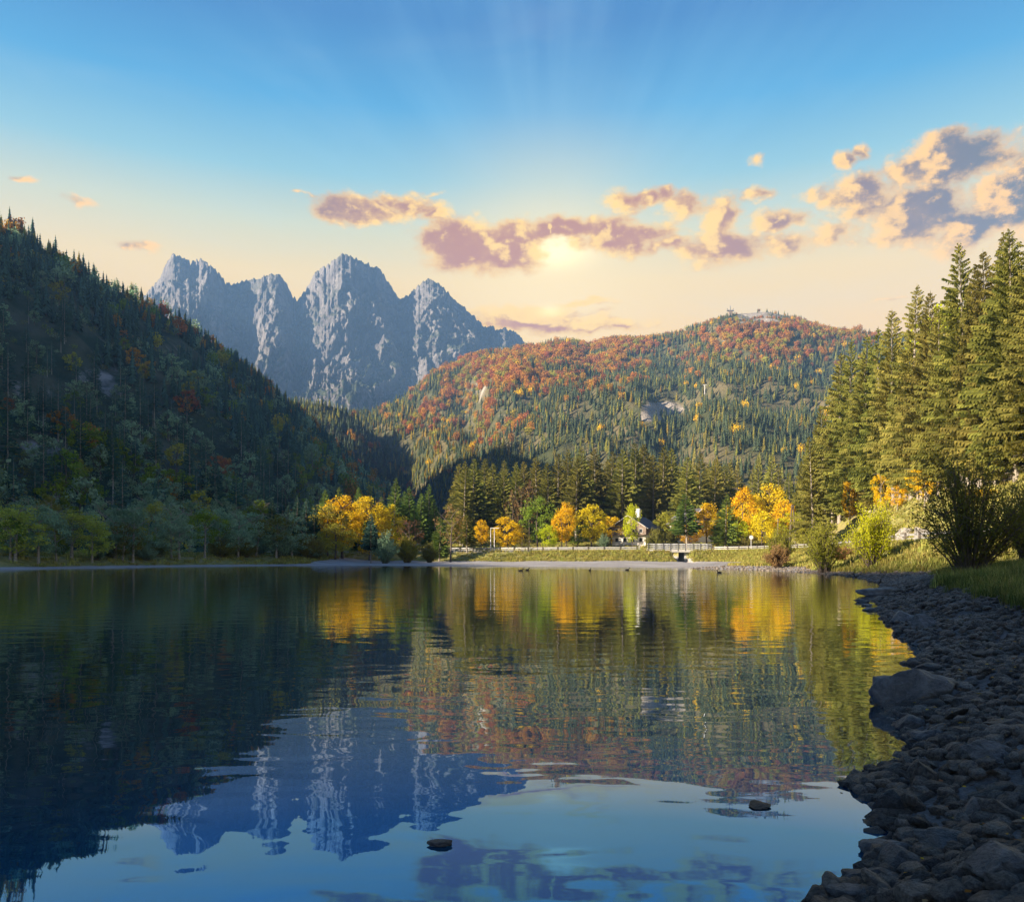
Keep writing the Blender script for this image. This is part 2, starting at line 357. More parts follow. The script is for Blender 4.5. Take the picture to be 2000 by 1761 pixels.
def ground(x, y, detail=True):
    """height, and how grassy each point is"""
    x = np.asarray(x, float); y = np.asarray(y, float)
    d, _ = seg_dist(x, y, SH, True); s = np.where(inside(x, y, SH), -d, d)
    s = s+(fbm(x/1.3, y/1.3, 3, 5)-.5)*np.clip(0.9+0.0*y, 0, .9)*sst(y, 60, 20)+(fbm(x/9, y/9, 3, 6)-.5)*4*sst(y, 60, 110)
    r, side = seg_dist(x, y, RD, False); lake_side = side < 0            # the road runs left to right, the lake lies on its right hand
    near = sst(y, 62, 30)                                                  # 1: stony beach by the camera, 0: far shore
    hb = np.where(s < 0, s*0.22, 0.30*np.minimum(s, 2.3)+0.13*np.clip(s-2.3, 0, 6)+0.05*np.clip(s-8.3, 0, 20))
    rw = sst(x, 15, 27)*sst(y, 40, 60)*sst(y, 128, 104)
    hf = np.where(s < 0, s*0.06, 0.016*np.minimum(s, 40)*(1-rw)+0.09*np.minimum(s, 40)*rw)
    h = hb*near+hf*(1-near)
    h = h+(fbm(x/0.55, y/0.55, 4, 8)-.5)*0.20*sst(s, -1.5, 0.6)*near*sst(s, 9, 4)+(fbm(x/6, y/6, 3, 9)-.5)*0.35*sst(s, 3, 8)
    left = sst(x, -30, -50)
    # left shore: a thin strip of mud, then a grassy terrace
    h = h+left*(0.02*np.clip(s, 0, 30)+1.1*sst(s, 5, 14)*sst(y, 70, 100))
    # embankment that carries the road, and the meadow behind it
    bank = sst(r, 11, 4.0)
    h = np.where(lake_side, h*(1-bank)+(ZR-0.25)*bank, h)
    back = ZR-0.25+0.085*np.clip(r-4, 0, 30)+0.02*np.clip(r-34, 0, 400)
    right = sst(x-0.12*(y-60), 42, 62)*sst(y, 225, 150)
    back = back+right*(5.5*sst(r, 4.5, 11.5)+0.55*np.clip(r-10, 0, 90)+(fbm(x/7, y/7, 4, 12)-.5)*3.0*sst(r, 5, 12))
    h = np.where(lake_side, h, back)
    # the brook under the bridge
    ch = sst(np.abs(x-STREAM_X-(fbm(y/20, y*0, 2, 3)-.5)*3*sst(y, 185, 210)), 2.6, 1.25)*sst(y, 135, 168)*sst(y, 260, 215)
    h = h*(1-ch)+np.minimum(h, 0.25+0.012*np.clip(y-168, 0, 60))*ch
    thr = np.interp(y, [6.5, 9.5, 16, 40], [5.0, 1.5, 1.6, 2.3])
    grass_near = sst(s+(fbm(x/1.1, y/1.1, 3, 14)-.5)*1.6, thr, thr+.7)
    g_far = np.where(lake_side, sst(r, 11.5, 9.5), 1.0)*(1-left)+left*sst(s, 4.5, 7)
    g_far = np.maximum(g_far, rw*sst(s, 4.0, 5.5))
    grass = (grass_near*near+g_far*(1-near))*(1-ch)
    return h, grass, s, r, lake_side
def gz(x, y): return float(ground(np.array([x]), np.array([y]))[0][0])

def axis(lo, hi, fine_lo, fine_hi, step, growth=1.045, cap=260):
    a = list(np.arange(fine_lo, fine_hi+step/2, step)); st = step; v = fine_hi
    while v < hi: st = min(st*growth, cap); v += st; a.append(min(v, hi))
    st = step; v = fine_lo; b = []
    while v > lo: st = min(st*growth, cap); v -= st; b.append(max(v, lo))
    return np.array(b[::-1]+a)
EXT = 4300.0
gx = np.unique(np.concatenate([axis(-EXT, EXT, 0.5, 7.5, 0.09, 1.06), np.arange(-75, 75, 1.1)]))
gy = np.unique(np.concatenate([axis(-EXT, EXT, 2.0, 11.0, 0.11, 1.05), np.arange(60, 215, 1.3)]))
GX, GY = np.meshgrid(gx, gy)
GH, GG, GS, GR, GL = ground(GX.ravel(), GY.ravel())
def grid_faces(nr, nc):
    i = np.arange(nr*nc).reshape(nr, nc); return np.stack([i[:-1, :-1], i[:-1, 1:], i[1:, 1:], i[1:, :-1]], -1).reshape(-1, 4)
def ground_mat():
    m, T, out = new_mat('shore_ground'); co = T.add('ShaderNodeTexCoord').outputs['Object']
    g = T.add('ShaderNodeAttribute', attribute_name='grass').outputs['Fac']; fr = T.add('ShaderNodeAttribute', attribute_name='far').outputs['Fac']
    n = T.noise(co, 0.9, 6, 0.65); n2 = T.noise(co, 9, 5, 0.65); n3 = T.noise(co, 0.12, 4, 0.6)
    mud = T.mix(T.ss(n2, 0.3, 0.7), (0.07, 0.062, 0.056), (0.16, 0.145, 0.13))
    silt = T.mix(T.ss(T.noise(T.v('MULTIPLY', co, (0.25, 1.6, 1)), 0.6, 5, 0.6), 0.35, 0.65), (0.22, 0.20, 0.19), (0.38, 0.355, 0.34))
    mud = T.mix(fr, mud, silt)
    gr = T.mix(T.ss(n, 0.35, 0.65), (0.16, 0.16, 0.04), (0.30, 0.26, 0.09)); gr = T.mix(T.m('MULTIPLY', T.ss(n3, 0.5, 0.7), 0.5), gr, (0.30, 0.23, 0.11))
    c = T.mix(T.ss(T.m('ADD', g, T.m('MULTIPLY', T.m('SUBTRACT', n, 0.5), 0.8)), 0.35, 0.6), mud, gr)
    b = T.add('ShaderNodeBsdfPrincipled'); T.put(b.inputs['Base Color'], c); b.inputs['Roughness'].default_value = 0.85; b.inputs['Specular IOR Level'].default_value = 0.2
    bn = T.add('ShaderNodeBump'); bn.inputs['Distance'].default_value = 0.05; T.put(bn.inputs['Height'], T.m('ADD', n2, n)); T.l.new(bn.outputs[0], b.inputs['Normal'])
    T.l.new(b.outputs[0], out.inputs[0]); return m
M['ground'] = ground_mat()
far_attr = sst(GY.ravel(), 55, 105)
G_ME = mesh_from('ground', np.stack([GX.ravel(), GY.ravel(), GH], 1), grid_faces(len(gy), len(gx)), [M['ground']], {'grass': ('POINT', GG), 'far': ('POINT', far_attr)}, True)
GROUND = tag(link('ground', G_ME), 'stony mud shore and grassy banks around the lake', kind='structure')

# ------------------------------------------------------------------ water
def water_mat():
    m, T, out = new_mat('lake_water'); co = T.add('ShaderNodeTexCoord').outputs['Object']
    lw = T.add('ShaderNodeLayerWeight'); lw.inputs['Blend'].default_value = 0.5
    y = T.sep(co)[1]
    calm = T.ss(y, 5, 40)
    w1 = T.noise(T.v('MULTIPLY', co, (0.75, 1.15, 1)), 1.3, 2, 0.5, 0.3)
    w2 = T.noise(T.v('MULTIPLY', co, (0.6, 1.6, 1)), 4.5, 2, 0.5, 0.2)
    w3 = T.noise(T.v('MULTIPLY', co, (0.55, 1.5, 1)), 0.45, 3, 0.5)
    pat = T.ss(T.noise(co, 0.11, 2, 0.5), 0.3, 0.7, 0.35, 1.0)
    hgt = T.m('ADD', T.m('MULTIPLY', w1, 0.0085), T.m('ADD', T.m('MULTIPLY', T.m('MULTIPLY', w2, pat), T.m('ADD', 0.0004, T.m('MULTIPLY', calm, 0.0042))), T.m('MULTIPLY', w3, T.m('MULTIPLY', calm, 0.02))))
    bn = T.add('ShaderNodeBump'); bn.inputs['Strength'].default_value = 1; bn.inputs['Distance'].default_value = 1; T.put(bn.inputs['Height'], hgt)
    fac = lw.outputs['Facing']                        # 1 at a grazing look, less when looking down
    tint = T.ramp(fac, [(0.0, (0.04, 0.20, 0.50)), (0.60, (0.055, 0.23, 0.62)), (0.70, (0.12, 0.32, 0.66)), (0.80, (0.52, 0.58, 0.63)), (0.90, (0.85, 0.88, 0.88)), (1.0, (0.95, 0.95, 0.92))])  # blue at steeper looks stands in for the reflection of a blue sky
    gl = T.add('ShaderNodeBsdfGlossy'); gl.inputs['Roughness'].default_value = 0.015; T.put(gl.inputs['Color'], tint); T.l.new(bn.outputs[0], gl.inputs['Normal'])
    df = T.add('ShaderNodeBsdfDiffuse'); df.inputs['Color'].default_value = (0.008, 0.085, 0.15, 1)  # blue added under the gloss, evens out the mirrored clouds
    mx = T.add('ShaderNodeMixShader'); T.put(mx.inputs[0], T.ss(fac, 0.52, 0.86, 0.62, 0.96)); T.l.new(df.outputs[0], mx.inputs[1]); T.l.new(gl.outputs[0], mx.inputs[2])
    T.l.new(mx.outputs[0], out.inputs[0]); return m
M['water'] = water_mat()
wv = [(-230, -100, 0), (60, -100, 0), (60, 175, 0), (-230, 175, 0)]
tag(link('lake_water', mesh_from('lake_water', wv, [[0, 1, 2, 3]], [M['water']])), 'calm lake mirroring the mountains and autumn trees', kind='structure')

# ------------------------------------------------------------------ hills, as height fields
def hill_mat(name, soil_a, soil_b, rock, rock_amt, scale):
    m, T, out = new_mat(name); co = T.add('ShaderNodeTexCoord').outputs['Object']
    nz = T.sep(T.add('ShaderNodeNewGeometry').outputs['Normal'])[2]
    rk = T.add('ShaderNodeAttribute', attribute_name='rock').outputs['Fac']
    n = T.noise(co, scale, 6, 0.65, 0.3); n2 = T.noise(co, scale*6, 6, 0.7); n3 = T.noise(T.v('MULTIPLY', co, (1, 1, 0.35)), scale*2.5, 6, 0.7, 0.5)
    c = T.mix(T.ss(n, 0.35, 0.65), soil_a, soil_b)
    rc = T.mix(T.ss(n3, 0.3, 0.7), tuple(v*0.45 for v in rock), rock)
    f = T.ss(T.m('ADD', T.m('ADD', rk, T.m('MULTIPLY', T.m('SUBTRACT', n3, 0.5), 0.9)), T.m('MULTIPLY', T.m('SUBTRACT', 0.75, nz), rock_amt)), 0.4, 0.62)
    c = T.mix(f, c, rc)
    b = T.add('ShaderNodeBsdfDiffuse'); T.put(b.inputs[0], c)
    bn = T.add('ShaderNodeBump'); bn.inputs['Distance'].default_value = 0.35/scale*0.15; T.put(bn.inputs['Height'], T.m('ADD', n3, n2)); T.l.new(bn.outputs[0], b.inputs['Normal'])
    T.l.new(b.outputs[0], out.inputs[0]); return m
def interp(tab, x):
    t = np.array(tab, float); return np.interp(x, t[:, 0], t[:, 1])
def profile_hill(name, px, ridge_z, ridge_d, base_z, base_d, nrow, power, relief, mat, rockf, back=0.55, seed=0, label=None, az=None, depth=None):
    """one column of points per bearing, from the foot up to the crest and down the far side"""
    tx = (np.asarray(px)-CX)/F if az is None else None
    if az is None: ca = 1/np.sqrt(1+tx*tx); dirx = tx; diry = np.ones_like(tx)
    else: dirx = np.sin(az); diry = np.cos(az)
    t = np.linspace(0, 1, nrow)[:, None]                     # 0 foot .. 1 crest
    D = base_d+(ridge_d-base_d)*t
    Z = base_z+(ridge_z-base_z)*t**power
    tb = np.linspace(0, 1, 14)[1:, None]
    D = np.vstack([D, ridge_d+(ridge_d-base_d)*back*tb]); Z = np.vstack([Z, ridge_z-(ridge_z-base_z)*0.8*tb**1.1])
    if depth is not None:                                  # ribs and gullies that stand out from a steep face
        ww = np.vstack([np.sin(np.clip(t, 0, 1)**1.4*math.pi)**.5, 0*tb]); D = D-depth(D*dirx, Z)*ww
    X = D*dirx; Y = D*diry
    w = np.vstack([np.sin(np.clip(t, 0, 1)*math.pi)**0.6*(1-t*0.35), 0.6*np.sin(tb*math.pi)])
    Z = Z+relief(X, Y)*w
    V = np.stack([X.ravel(), Y.ravel(), Z.ravel()], 1)
    rk = rockf(X, Y, Z).ravel()
    o = link(name, mesh_from(name, V, grid_faces(*X.shape), [mat], {'rock': ('POINT', rk)}, True))
    tag(o, label, kind='structure')
    return X, Y, Z
def proj(X, Y, Z): return CX+F*X/Y, HY-F*(Z-CZ)/Y

# the wooded slope across the lake on the left: its crest runs on past the camera
R_PTS = [(-430, -420, 196), (-425, -250, 190), (-420, -111, 178), (-418, 0, 159), (-420, 50, 156), (-425, 130, 186), (-430, 250, 226), (-420, 400, 250)]  # unseen stretch of crest, heights shaped for where its shadow falls
ridge_px = [(0, 442, 600), (60, 470, 620), (110, 502, 640), (150, 526, 655), (200, 560, 680), (260, 588, 710), (300, 605, 730), (340, 628, 750), (400, 672, 790), (450, 710, 820), (500, 745, 850), (545, 780, 880), (590, 815, 910), (640, 860, 940), (700, 915, 970), (760, 970, 1000), (830, 1030, 1030), (900, 1085, 1060)]
rp = [(math.atan2(a, b), math.hypot(a, b), c) for a, b, c in R_PTS]
for px, py, d in ridge_px:
    p = P(px, py, d); rp.append((math.atan2(p.x, p.y), math.hypot(p.x, p.y), p.z))
rp = np.array(rp)
AZL = np.concatenate([np.linspace(rp[0, 0], math.radians(-34), 90), np.linspace(math.radians(-33.8), math.radians(-3.6), 330)])
base_tab = np.array([(math.radians(-150), 260), (math.radians(-90), 260), (math.radians(-60), 235), (math.radians(-33), 205), (math.radians(-22), 215), (math.radians(-14), 250), (math.radians(-8), 420), (math.radians(-3), 700)])
def relief_left(X, Y): return (ridged(X/170, Y/170, 4, 21)-.55)*46+(fbm(X/38, Y/38, 4, 22)-.5)*17+(ridged(X/60, Y/60, 3, 23)-.5)*12
def rock_left(X, Y, Z):
    px, py = proj(X, np.maximum(Y, 1), Z)
    r = 0.12*np.ones_like(px)
    for cx, cyy, rx, ry, w in ((60, 760, 140, 70, .5), (200, 740, 90, 70, .65), (90, 880, 110, 55, .7), (330, 690, 60, 50, .45), (330, 905, 80, 45, .45), (30, 660, 60, 60, .4), (430, 780, 50, 30, .3)):
        r = np.maximum(r, .8*w*np.exp(-((px-cx)/rx)**2-((py-cyy)/ry)**2))
    return r
M['left_hill'] = hill_mat('wooded_slope', (0.030, 0.052, 0.035), (0.085, 0.090, 0.062), (0.28, 0.27, 0.265), 0.35, 0.03)
HL = profile_hill('wooded_slope', None, np.interp(AZL, rp[:, 0], rp[:, 2]), np.interp(AZL, rp[:, 0], rp[:, 1]), np.full(AZL.shape, -4.0), np.interp(AZL, base_tab[:, 0], base_tab[:, 1]),
                  130, 1.12, relief_left, M['left_hill'], rock_left, 0.5, label='steep shaded slope with cliffs and scree across the lake', az=AZL)

# the dark spur behind it
sx = np.linspace(420, 1000, 150)
sp_tab = [(420, 820), (520, 802), (570, 792), (610, 788), (650, 794), (690, 815), (730, 856), (780, 905), (830, 940), (890, 968), (950, 1010), (1000, 1050)]
sd = np.full(sx.shape, 1250.0); sz = CZ+(HY-interp(sp_tab, sx))/F*sd
M['spur'] = hill_mat('spur_ground', (0.03, 0.04, 0.02), (0.08, 0.07, 0.04), (0.25, 0.23, 0.21), 0.2, 0.02)
HS = profile_hill('forested_spur', sx, sz, sd, np.full(sx.shape, -2.0), np.full(sx.shape, 820.0), 60, 1.0, lambda X, Y: (ridged(X/200, Y/200, 3, 31)-.5)*25, M['spur'], lambda X, Y, Z: 0.0*X, 0.5, label='dark forested spur at the mouth of the valley')

# the autumn coloured hill
ax = np.linspace(540, 2700, 520)
au_tab = [(540, 830), (600, 812), (690, 812), (750, 800), (800, 770), (850, 730), (900, 708), (950, 694), (1000, 690), (1050, 685), (1100, 668), (1150, 688), (1200, 676), (1260, 672), (1330, 655), (1380, 632), (1430, 614), (1500, 609), (1560, 622), (1600, 644), (1650, 658), (1700, 662), (1800, 668), (2000, 662), (2300, 660), (2700, 700)]
ad = interp([(540, 1500), (800, 1480), (1000, 1560), (1500, 1750), (1800, 1650), (2700, 1300)], ax)
abd = interp([(540, 1150), (800, 900), (950, 520), (1100, 430), (1500, 420), (2700, 420)], ax)
def relief_au(X, Y):
    px = CX+F*X/np.maximum(Y, 1)
    r = (ridged(X/280+Y/800, Y/560, 4, 41)-.55)*165+(fbm(X/80, Y/80, 4, 42)-.5)*34
    gul = np.exp(-((px-(930-(Y-1000)*0.10))/26)**2)*sst(Y, 650, 950)
    gul2 = np.exp(-((px-(1330+(Y-1000)*0.05))/45)**2)*0.6
    return r-40*gul-45*gul2+25*np.exp(-((px-1010)/45)**2)*sst(Y, 900, 1300)
def rock_au(X, Y, Z):
    px, py = proj(X, Y, Z); r = 0.02*np.ones_like(px)
    for cx, cyy, rx, ry, w in ((1480, 618, 80, 22, .75), (935, 760, 36, 45, .52), (905, 790, 14, 50, .45), (1295, 798, 60, 16, 0.9), (1270, 812, 35, 14, .9), (1110, 668, 50, 10, .5), (1235, 706, 45, 16, .4), (975, 800, 25, 30, .5), (1530, 800, 25, 12, .6)):
        r = np.maximum(r, w*np.exp(-((px-cx)/rx)**2-((py-cyy)/ry)**2))
    return r
M['autumn_hill'] = hill_mat('autumn_hill_ground', (0.055, 0.062, 0.028), (0.13, 0.105, 0.055), (0.36, 0.31, 0.26), 0.15, 0.012)
HA = profile_hill('autumn_hill', ax, CZ+(HY-interp(au_tab, ax))/F*ad, ad, np.full(ax.shape, 2.0), abd, 170, 1.05, relief_au, M['autumn_hill'], rock_au, 0.5, label='broad hill covered with spruce and autumn beech')

# the limestone peaks
mx_ = np.concatenate([np.linspace(150, 290, 30), np.linspace(291, 1035, 560), np.linspace(1040, 1250, 30)])
mt_tab = [(150, 640), (250, 605), (300, 560), (310, 545), (318, 530), (325, 512), (335, 500), (350, 497), (358, 505), (370, 508), (372, 516), (376, 509), (392, 507), (400, 514), (415, 519), (428, 535), (440, 553), (455, 556), (470, 552), (478, 548), (505, 546), (520, 537), (530, 533), (548, 537), (556, 548), (565, 565), (572, 580), (580, 588), (586, 580), (600, 562), (612, 540), (620, 528), (640, 520), (655, 505), (672, 497), (690, 502), (712, 514), (735, 522), (748, 535), (760, 550), (770, 570), (778, 583), (790, 580), (805, 570), (812, 562), (820, 558), (826, 549), (843, 546), (860, 558), (880, 577), (900, 597), (920, 615), (940, 632), (950, 640), (958, 636), (968, 644), (985, 641), (1000, 645), (1015, 655), (1022, 668), (1040, 700), (1100, 730), (1250, 780)]
md = 3250-110*np.maximum.reduce([np.exp(-((mx_-c)/w)**2) for c, w in ((345, 34), (412, 26), (535, 30), (672, 48), (845, 40), (985, 26))])+(fbm(mx_/9, mx_*0, 3, 51)-.5)*30
mz = CZ+(HY-interp(mt_tab, mx_)+(fbm(mx_/4, mx_*0, 2, 52)-.5)*9+(fbm(mx_/1.7, mx_*0, 2, 53)-.5)*4)/F*md
def relief_mt(X, Y):
    wx = X+(fbm(X/210, Y/210, 3, 60)-.5)*170; wy = Y+(fbm(X/210, Y/210, 3, 61)-.5)*170
    return (ridged(wx/300, wy/560, 3, 62)-.55)*170+(ridged(wx/95, wy/200, 4, 63)-.5)*80+(ridged(wx/36, wy/60, 3, 64)-.5)*42
def depth_mt(X, Z):
    wx = X+(fbm(X/150, Z/150, 3, 70)-.5)*160+Z*.12
    return (ridged(wx/230, Z/700, 3, 71)-.5)*260+(ridged(wx/80, Z/260, 3, 72)-.5)*120+(ridged((X-Z*.3)/45, Z/60, 3, 73)-.5)*65+(ridged((X+Z*.5)/22, Z/30, 3, 74)-.5)*32+(fbm(X/9, Z/9, 2, 75)-.5)*14
def mount_mat():
    m, T, out = new_mat('limestone'); co = T.add('ShaderNodeTexCoord').outputs['Object']
    nz = T.sep(T.add('ShaderNodeNewGeometry').outputs['Normal'])[2]; z = T.sep(co)[2]
    n = T.noise(T.v('MULTIPLY', co, (1, 1, 0.4)), 0.012, 8, 0.7, 0.4); n2 = T.noise(T.v('MULTIPLY', co, (1, 1, 0.22)), 0.05, 7, 0.7, 0.5); n3 = T.noise(co, 0.006, 5, 0.65)
    rc = T.mix(T.ss(n, 0.3, 0.7), (0.09, 0.080, 0.080), (0.25, 0.225, 0.215)); rc = T.mix(T.m('MULTIPLY', T.ss(n2, 0.5, 0.68), 0.65), rc, (0.085, 0.083, 0.08))
    strata = T.noise(T.v('MULTIPLY', co, (0.12, 0.12, 1.3)), 0.03, 5, 0.65, 0.6); rc = T.mix(T.m('MULTIPLY', T.ss(strata, 0.5, 0.66), 0.5), rc, (0.10, 0.09, 0.088))
    veg = T.ss(T.m('ADD', T.m('ADD', T.m('MULTIPLY', nz, 0.85), T.m('MULTIPLY', T.m('SUBTRACT', n2, 0.5), 0.9)), T.m('ADD', T.m('MULTIPLY', T.m('SUBTRACT', n3, 0.5), 1.9), T.ss(z, 760, 350, 0.0, 0.22))), 0.44, 0.60)
    veg = T.m('MULTIPLY', veg, T.ss(z, 1080, 600, 0.4, 0.95))
    c = T.mix(veg, rc, (0.055, 0.065, 0.035))
    b = T.add('ShaderNodeBsdfDiffuse'); T.put(b.inputs[0], c)
    bn = T.add('ShaderNodeBump'); bn.inputs['Distance'].default_value = 28; T.put(bn.inputs['Height'], T.m('ADD', n2, T.m('MULTIPLY', n, 1.2))); T.l.new(bn.outputs[0], b.inputs['Normal'])
    T.l.new(b.outputs[0], out.inputs[0]); return m
M['limestone'] = mount_mat()
HM = profile_hill('rocky_mountain', mx_, mz, md, np.full(mx_.shape, 150.0), np.full(mx_.shape, 1950.0), 330, 1.75, relief_mt, M['limestone'], lambda X, Y, Z: 0*X, 0.3, depth=depth_mt, label='jagged pale limestone peaks beyond the valley')

# ------------------------------------------------------------------ plant shapes
def leaves(C, size, rng, normal_bias=None, aspect=0.6, flat=0.0):
    """one four-cornered leaf per centre, turned at random; returns verts and faces"""
    n = len(C); a = rng.normal(size=(n, 3))
    if normal_bias is not None: a = a*0.8+normal_bias*1.0
    a /= np.linalg.norm(a, axis=1, keepdims=True)
    b = np.cross(a, rng.normal(size=(n, 3))); b /= np.linalg.norm(b, axis=1, keepdims=True); c = np.cross(a, b)
    s = (np.asarray(size)*rng.uniform(0.6, 1.3, n))[:, None] if np.ndim(size) == 0 else (size*rng.uniform(.6, 1.3, n))[:, None]
    V = np.stack([C-b*s*.5, C+c*s*.5*aspect, C+b*s*.5, C-c*s*.5*aspect], 1).reshape(-1, 3)
    return V, np.arange(4*n).reshape(-1, 4)
def spruce_crown(h, r, seed, levels, nbr, ntw, base=0.12, sharp=0.85, width=1.0):
    rng = np.random.default_rng(seed); V = []; Fc = []; var = []; nv = 0
    zs = base*h+(0.985-base)*h*(np.linspace(0, 1, levels)**0.92)
    lean = rng.normal(0, 0.004, 2)
    for li, z in enumerate(zs):
        t = (z-base*h)/(h-base*h); L0 = r*(1-t)**sharp*min(1, 0.45+t*5)+0.10
        k = max(3, int(nbr*(0.55+0.45*(1-t))))
        a0 = rng.uniform(0, 6.28)
        for j in range(k):
            a = a0+6.283*j/k+rng.normal(0, 0.25); L = L0*rng.uniform(0.55, 1.22)
            if rng.random() < 0.06: continue
            zz = z+rng.normal(0, h*0.006); dr = np.array([math.cos(a), math.sin(a)]); drop = (0.50-0.75*t)*rng.uniform(.7, 1.3)
            br = rng.uniform(0, 1)*0.55
            m = max(2, int(ntw*(0.4+0.6*(L/r)))); u = np.linspace(0.22, 1.0, m)
            px = dr[0]*L*u; py = dr[1]*L*u; pz = zz-L*(drop*u-0.30*u*u)
            per = np.array([-dr[1], dr[0]])
            for q in range(m):
                tw = (0.21*L*(1.15-0.75*u[q])+0.15)*width; bw = 0.42*L/m+0.04
                for sgn in (-1, 1):
                    # a hanging side spray: root - two shoulders - tip
                    sw = rng.uniform(.25, .95); ex = px[q]+per[0]*sgn*tw*sw+dr[0]*tw*0.45; ey = py[q]+per[1]*sgn*tw*sw+dr[1]*tw*0.45
                    ez = pz[q]-tw*rng.uniform(0.35, 1.15)
                    V += [(px[q]-dr[0]*bw, py[q]-dr[1]*bw, pz[q]+0.02), (px[q]+dr[0]*bw, py[q]+dr[1]*bw, pz[q]), (ex, ey, ez)]
                    Fc.append((nv, nv+1, nv+2)); nv += 3; var.append(min(1, br+rng.uniform(0, .45)))
            V += [(px[0], py[0], pz[0]+.03), (px[-1]+per[0]*.08, py[-1]+per[1]*.08, pz[-1]), (px[-1]*1.06, py[-1]*1.06, pz[-1]-0.2*L0)]
            Fc.append((nv, nv+1, nv+2)); nv += 3; var.append(br)
    V += [(-.10, 0, h*.955), (.10, 0, h*.955), (0, 0, h*1.01), (0, -.10, h*.955), (0, .10, h*.955), (0, 0, h*1.01)]
    Fc += [(nv, nv+1, nv+2), (nv+3, nv+4, nv+5)]; var += [.4, .4]
    V = np.array(V); V[:, 0] += lean[0]*V[:, 2]; V[:, 1] += lean[1]*V[:, 2]
    return V, np.array(Fc), np.array(var)
def spruce_mesh(name, h, r, seed, levels, nbr, ntw, mat, **kw):
    V, Fc, var = spruce_crown(h, r, seed, levels, nbr, ntw, **kw)
    return mesh_from(name, V, Fc, [mat], {'var': ('FACE', var)})
def trunk_mesh(name, h, r, mat, n=7, stubs=0, seed=0):
    b = MB(); rng = random.Random(seed)
    b.tube([(0, 0, -0.6), (0, 0, h*.04), (0, 0, h*.35), (0, 0, h*.7), (0, 0, h)], [r*1.35, r*1.05, r*.8, r*.42, r*.05], n)
    for i in range(stubs):
        z = h*rng.uniform(.04, .4); a = rng.uniform(0, 6.28); L = rng.uniform(.6, 2.0)
        b.tube([(0, 0, z), (math.cos(a)*L, math.sin(a)*L, z-L*rng.uniform(-.1, .4))], [0.04, 0.012], 4, False)
    return b.mesh(name, mat, True)
def limbs(h, w, seed, r, fork=0.3, n1=7, n2=3, up=0.9):
    """trunk and limbs as tubes, and the tips where leaves gather"""
    rng = random.Random(seed); b = MB(); tips = []
    b.tube([(0, 0, -0.5), (0, 0, h*.06), (rng.gauss(0, .02)*h, rng.gauss(0, .02)*h, h*.5), (rng.gauss(0, .03)*h, rng.gauss(0, .03)*h, h*.9)], [r*1.3, r, r*.6, r*.1], 7)
    for i in range(n1):
        z = h*(fork+(0.85-fork)*i/max(1, n1-1))*rng.uniform(.9, 1.08); a = i*2.4+rng.uniform(-.4, .4)
        k = 1-abs((z/h)-0.55)*1.1; L = w*.5*max(.35, k)*rng.uniform(.8, 1.1)
        p0 = Vector((0, 0, z)); p1 = p0+Vector((math.cos(a)*L*.5, math.sin(a)*L*.5, L*.45*up)); p2 = p0+Vector((math.cos(a)*L, math.sin(a)*L, L*.85*up))
        p2.z = min(p2.z, h*0.97)
        b.tube([p0, p1, p2], [r*.42, r*.25, r*.07], 5, False); tips.append(p2); tips.append(p1)
        for q in range(n2):
            p = p0.lerp(p2, rng.uniform(.35, .9)); e = p+Vector((rng.gauss(0, 1), rng.gauss(0, 1), rng.uniform(0, 1.0)))*L*.36
            e.z = min(e.z, h*.98)
            b.tube([p, e], [r*.16, r*.04], 4, False); tips.append(e)
    return b, tips
def broadleaf(name, h, w, seed, mat, n_leaf=3800, size=0.36, clumps=70, low=0.22, bark='bark', shape=(1, 1), droop=0.0, sparse=1.0):
    """crown of leaf clumps with gaps over a branching trunk; returns the two meshes"""
    rng = np.random.default_rng(seed); tb, tips = limbs(h, w, seed, h*0.017+0.05, low+.05)
    cz = h*(low+1)/2; rz = h*(1-low)/2
    C = []
    ph = rng.uniform(0, 6.28, 3)
    while len(C) < clumps:
        p = rng.normal(size=3); p /= np.linalg.norm(p); rr = rng.uniform(0.45, 1.0)**0.5
        a = math.atan2(p[1], p[0]); lump = 1+0.20*math.sin(2*a+ph[0])+0.12*math.sin(3*a+ph[1]+2*p[2])+0.1*math.sin(5*p[2]+ph[2])
        taper = 1-0.28*max(0, p[2])-0.12*max(0, -p[2])
        C.append((p[0]*rr*w*.5*lump*taper, p[1]*rr*w*.5*lump*taper, cz+p[2]*rr*rz*0.97))
    C = np.array(C); crad = w*0.5*rng.uniform(.16, .34, clumps)*sparse
    per = rng.multinomial(n_leaf, np.full(clumps, 1/clumps)); idx = np.repeat(np.arange(clumps), per)
    u = rng.normal(size=(n_leaf, 3)); u /= np.linalg.norm(u, axis=1, keepdims=True); rad = rng.uniform(0.25, 1, n_leaf)**0.55
    pts = C[idx]+u*(crad[idx]*rad)[:, None]*np.array([1, 1, 0.72]); pts[:, 2] -= droop*crad[idx]*rad
    pts[:, 2] = np.maximum(pts[:, 2], h*low*.5)
    cv = rng.uniform(0, 1, clumps)
    V, Fc = leaves(pts, size, rng, u*0.7)
    var = np.clip(cv[idx]*0.6+rng.uniform(0, .4, n_leaf), 0, 1)
    return tb.mesh(name+'_trunk', M[bark], True), mesh_from(name+'_crown', V, Fc, [mat], {'var': ('FACE', var)})
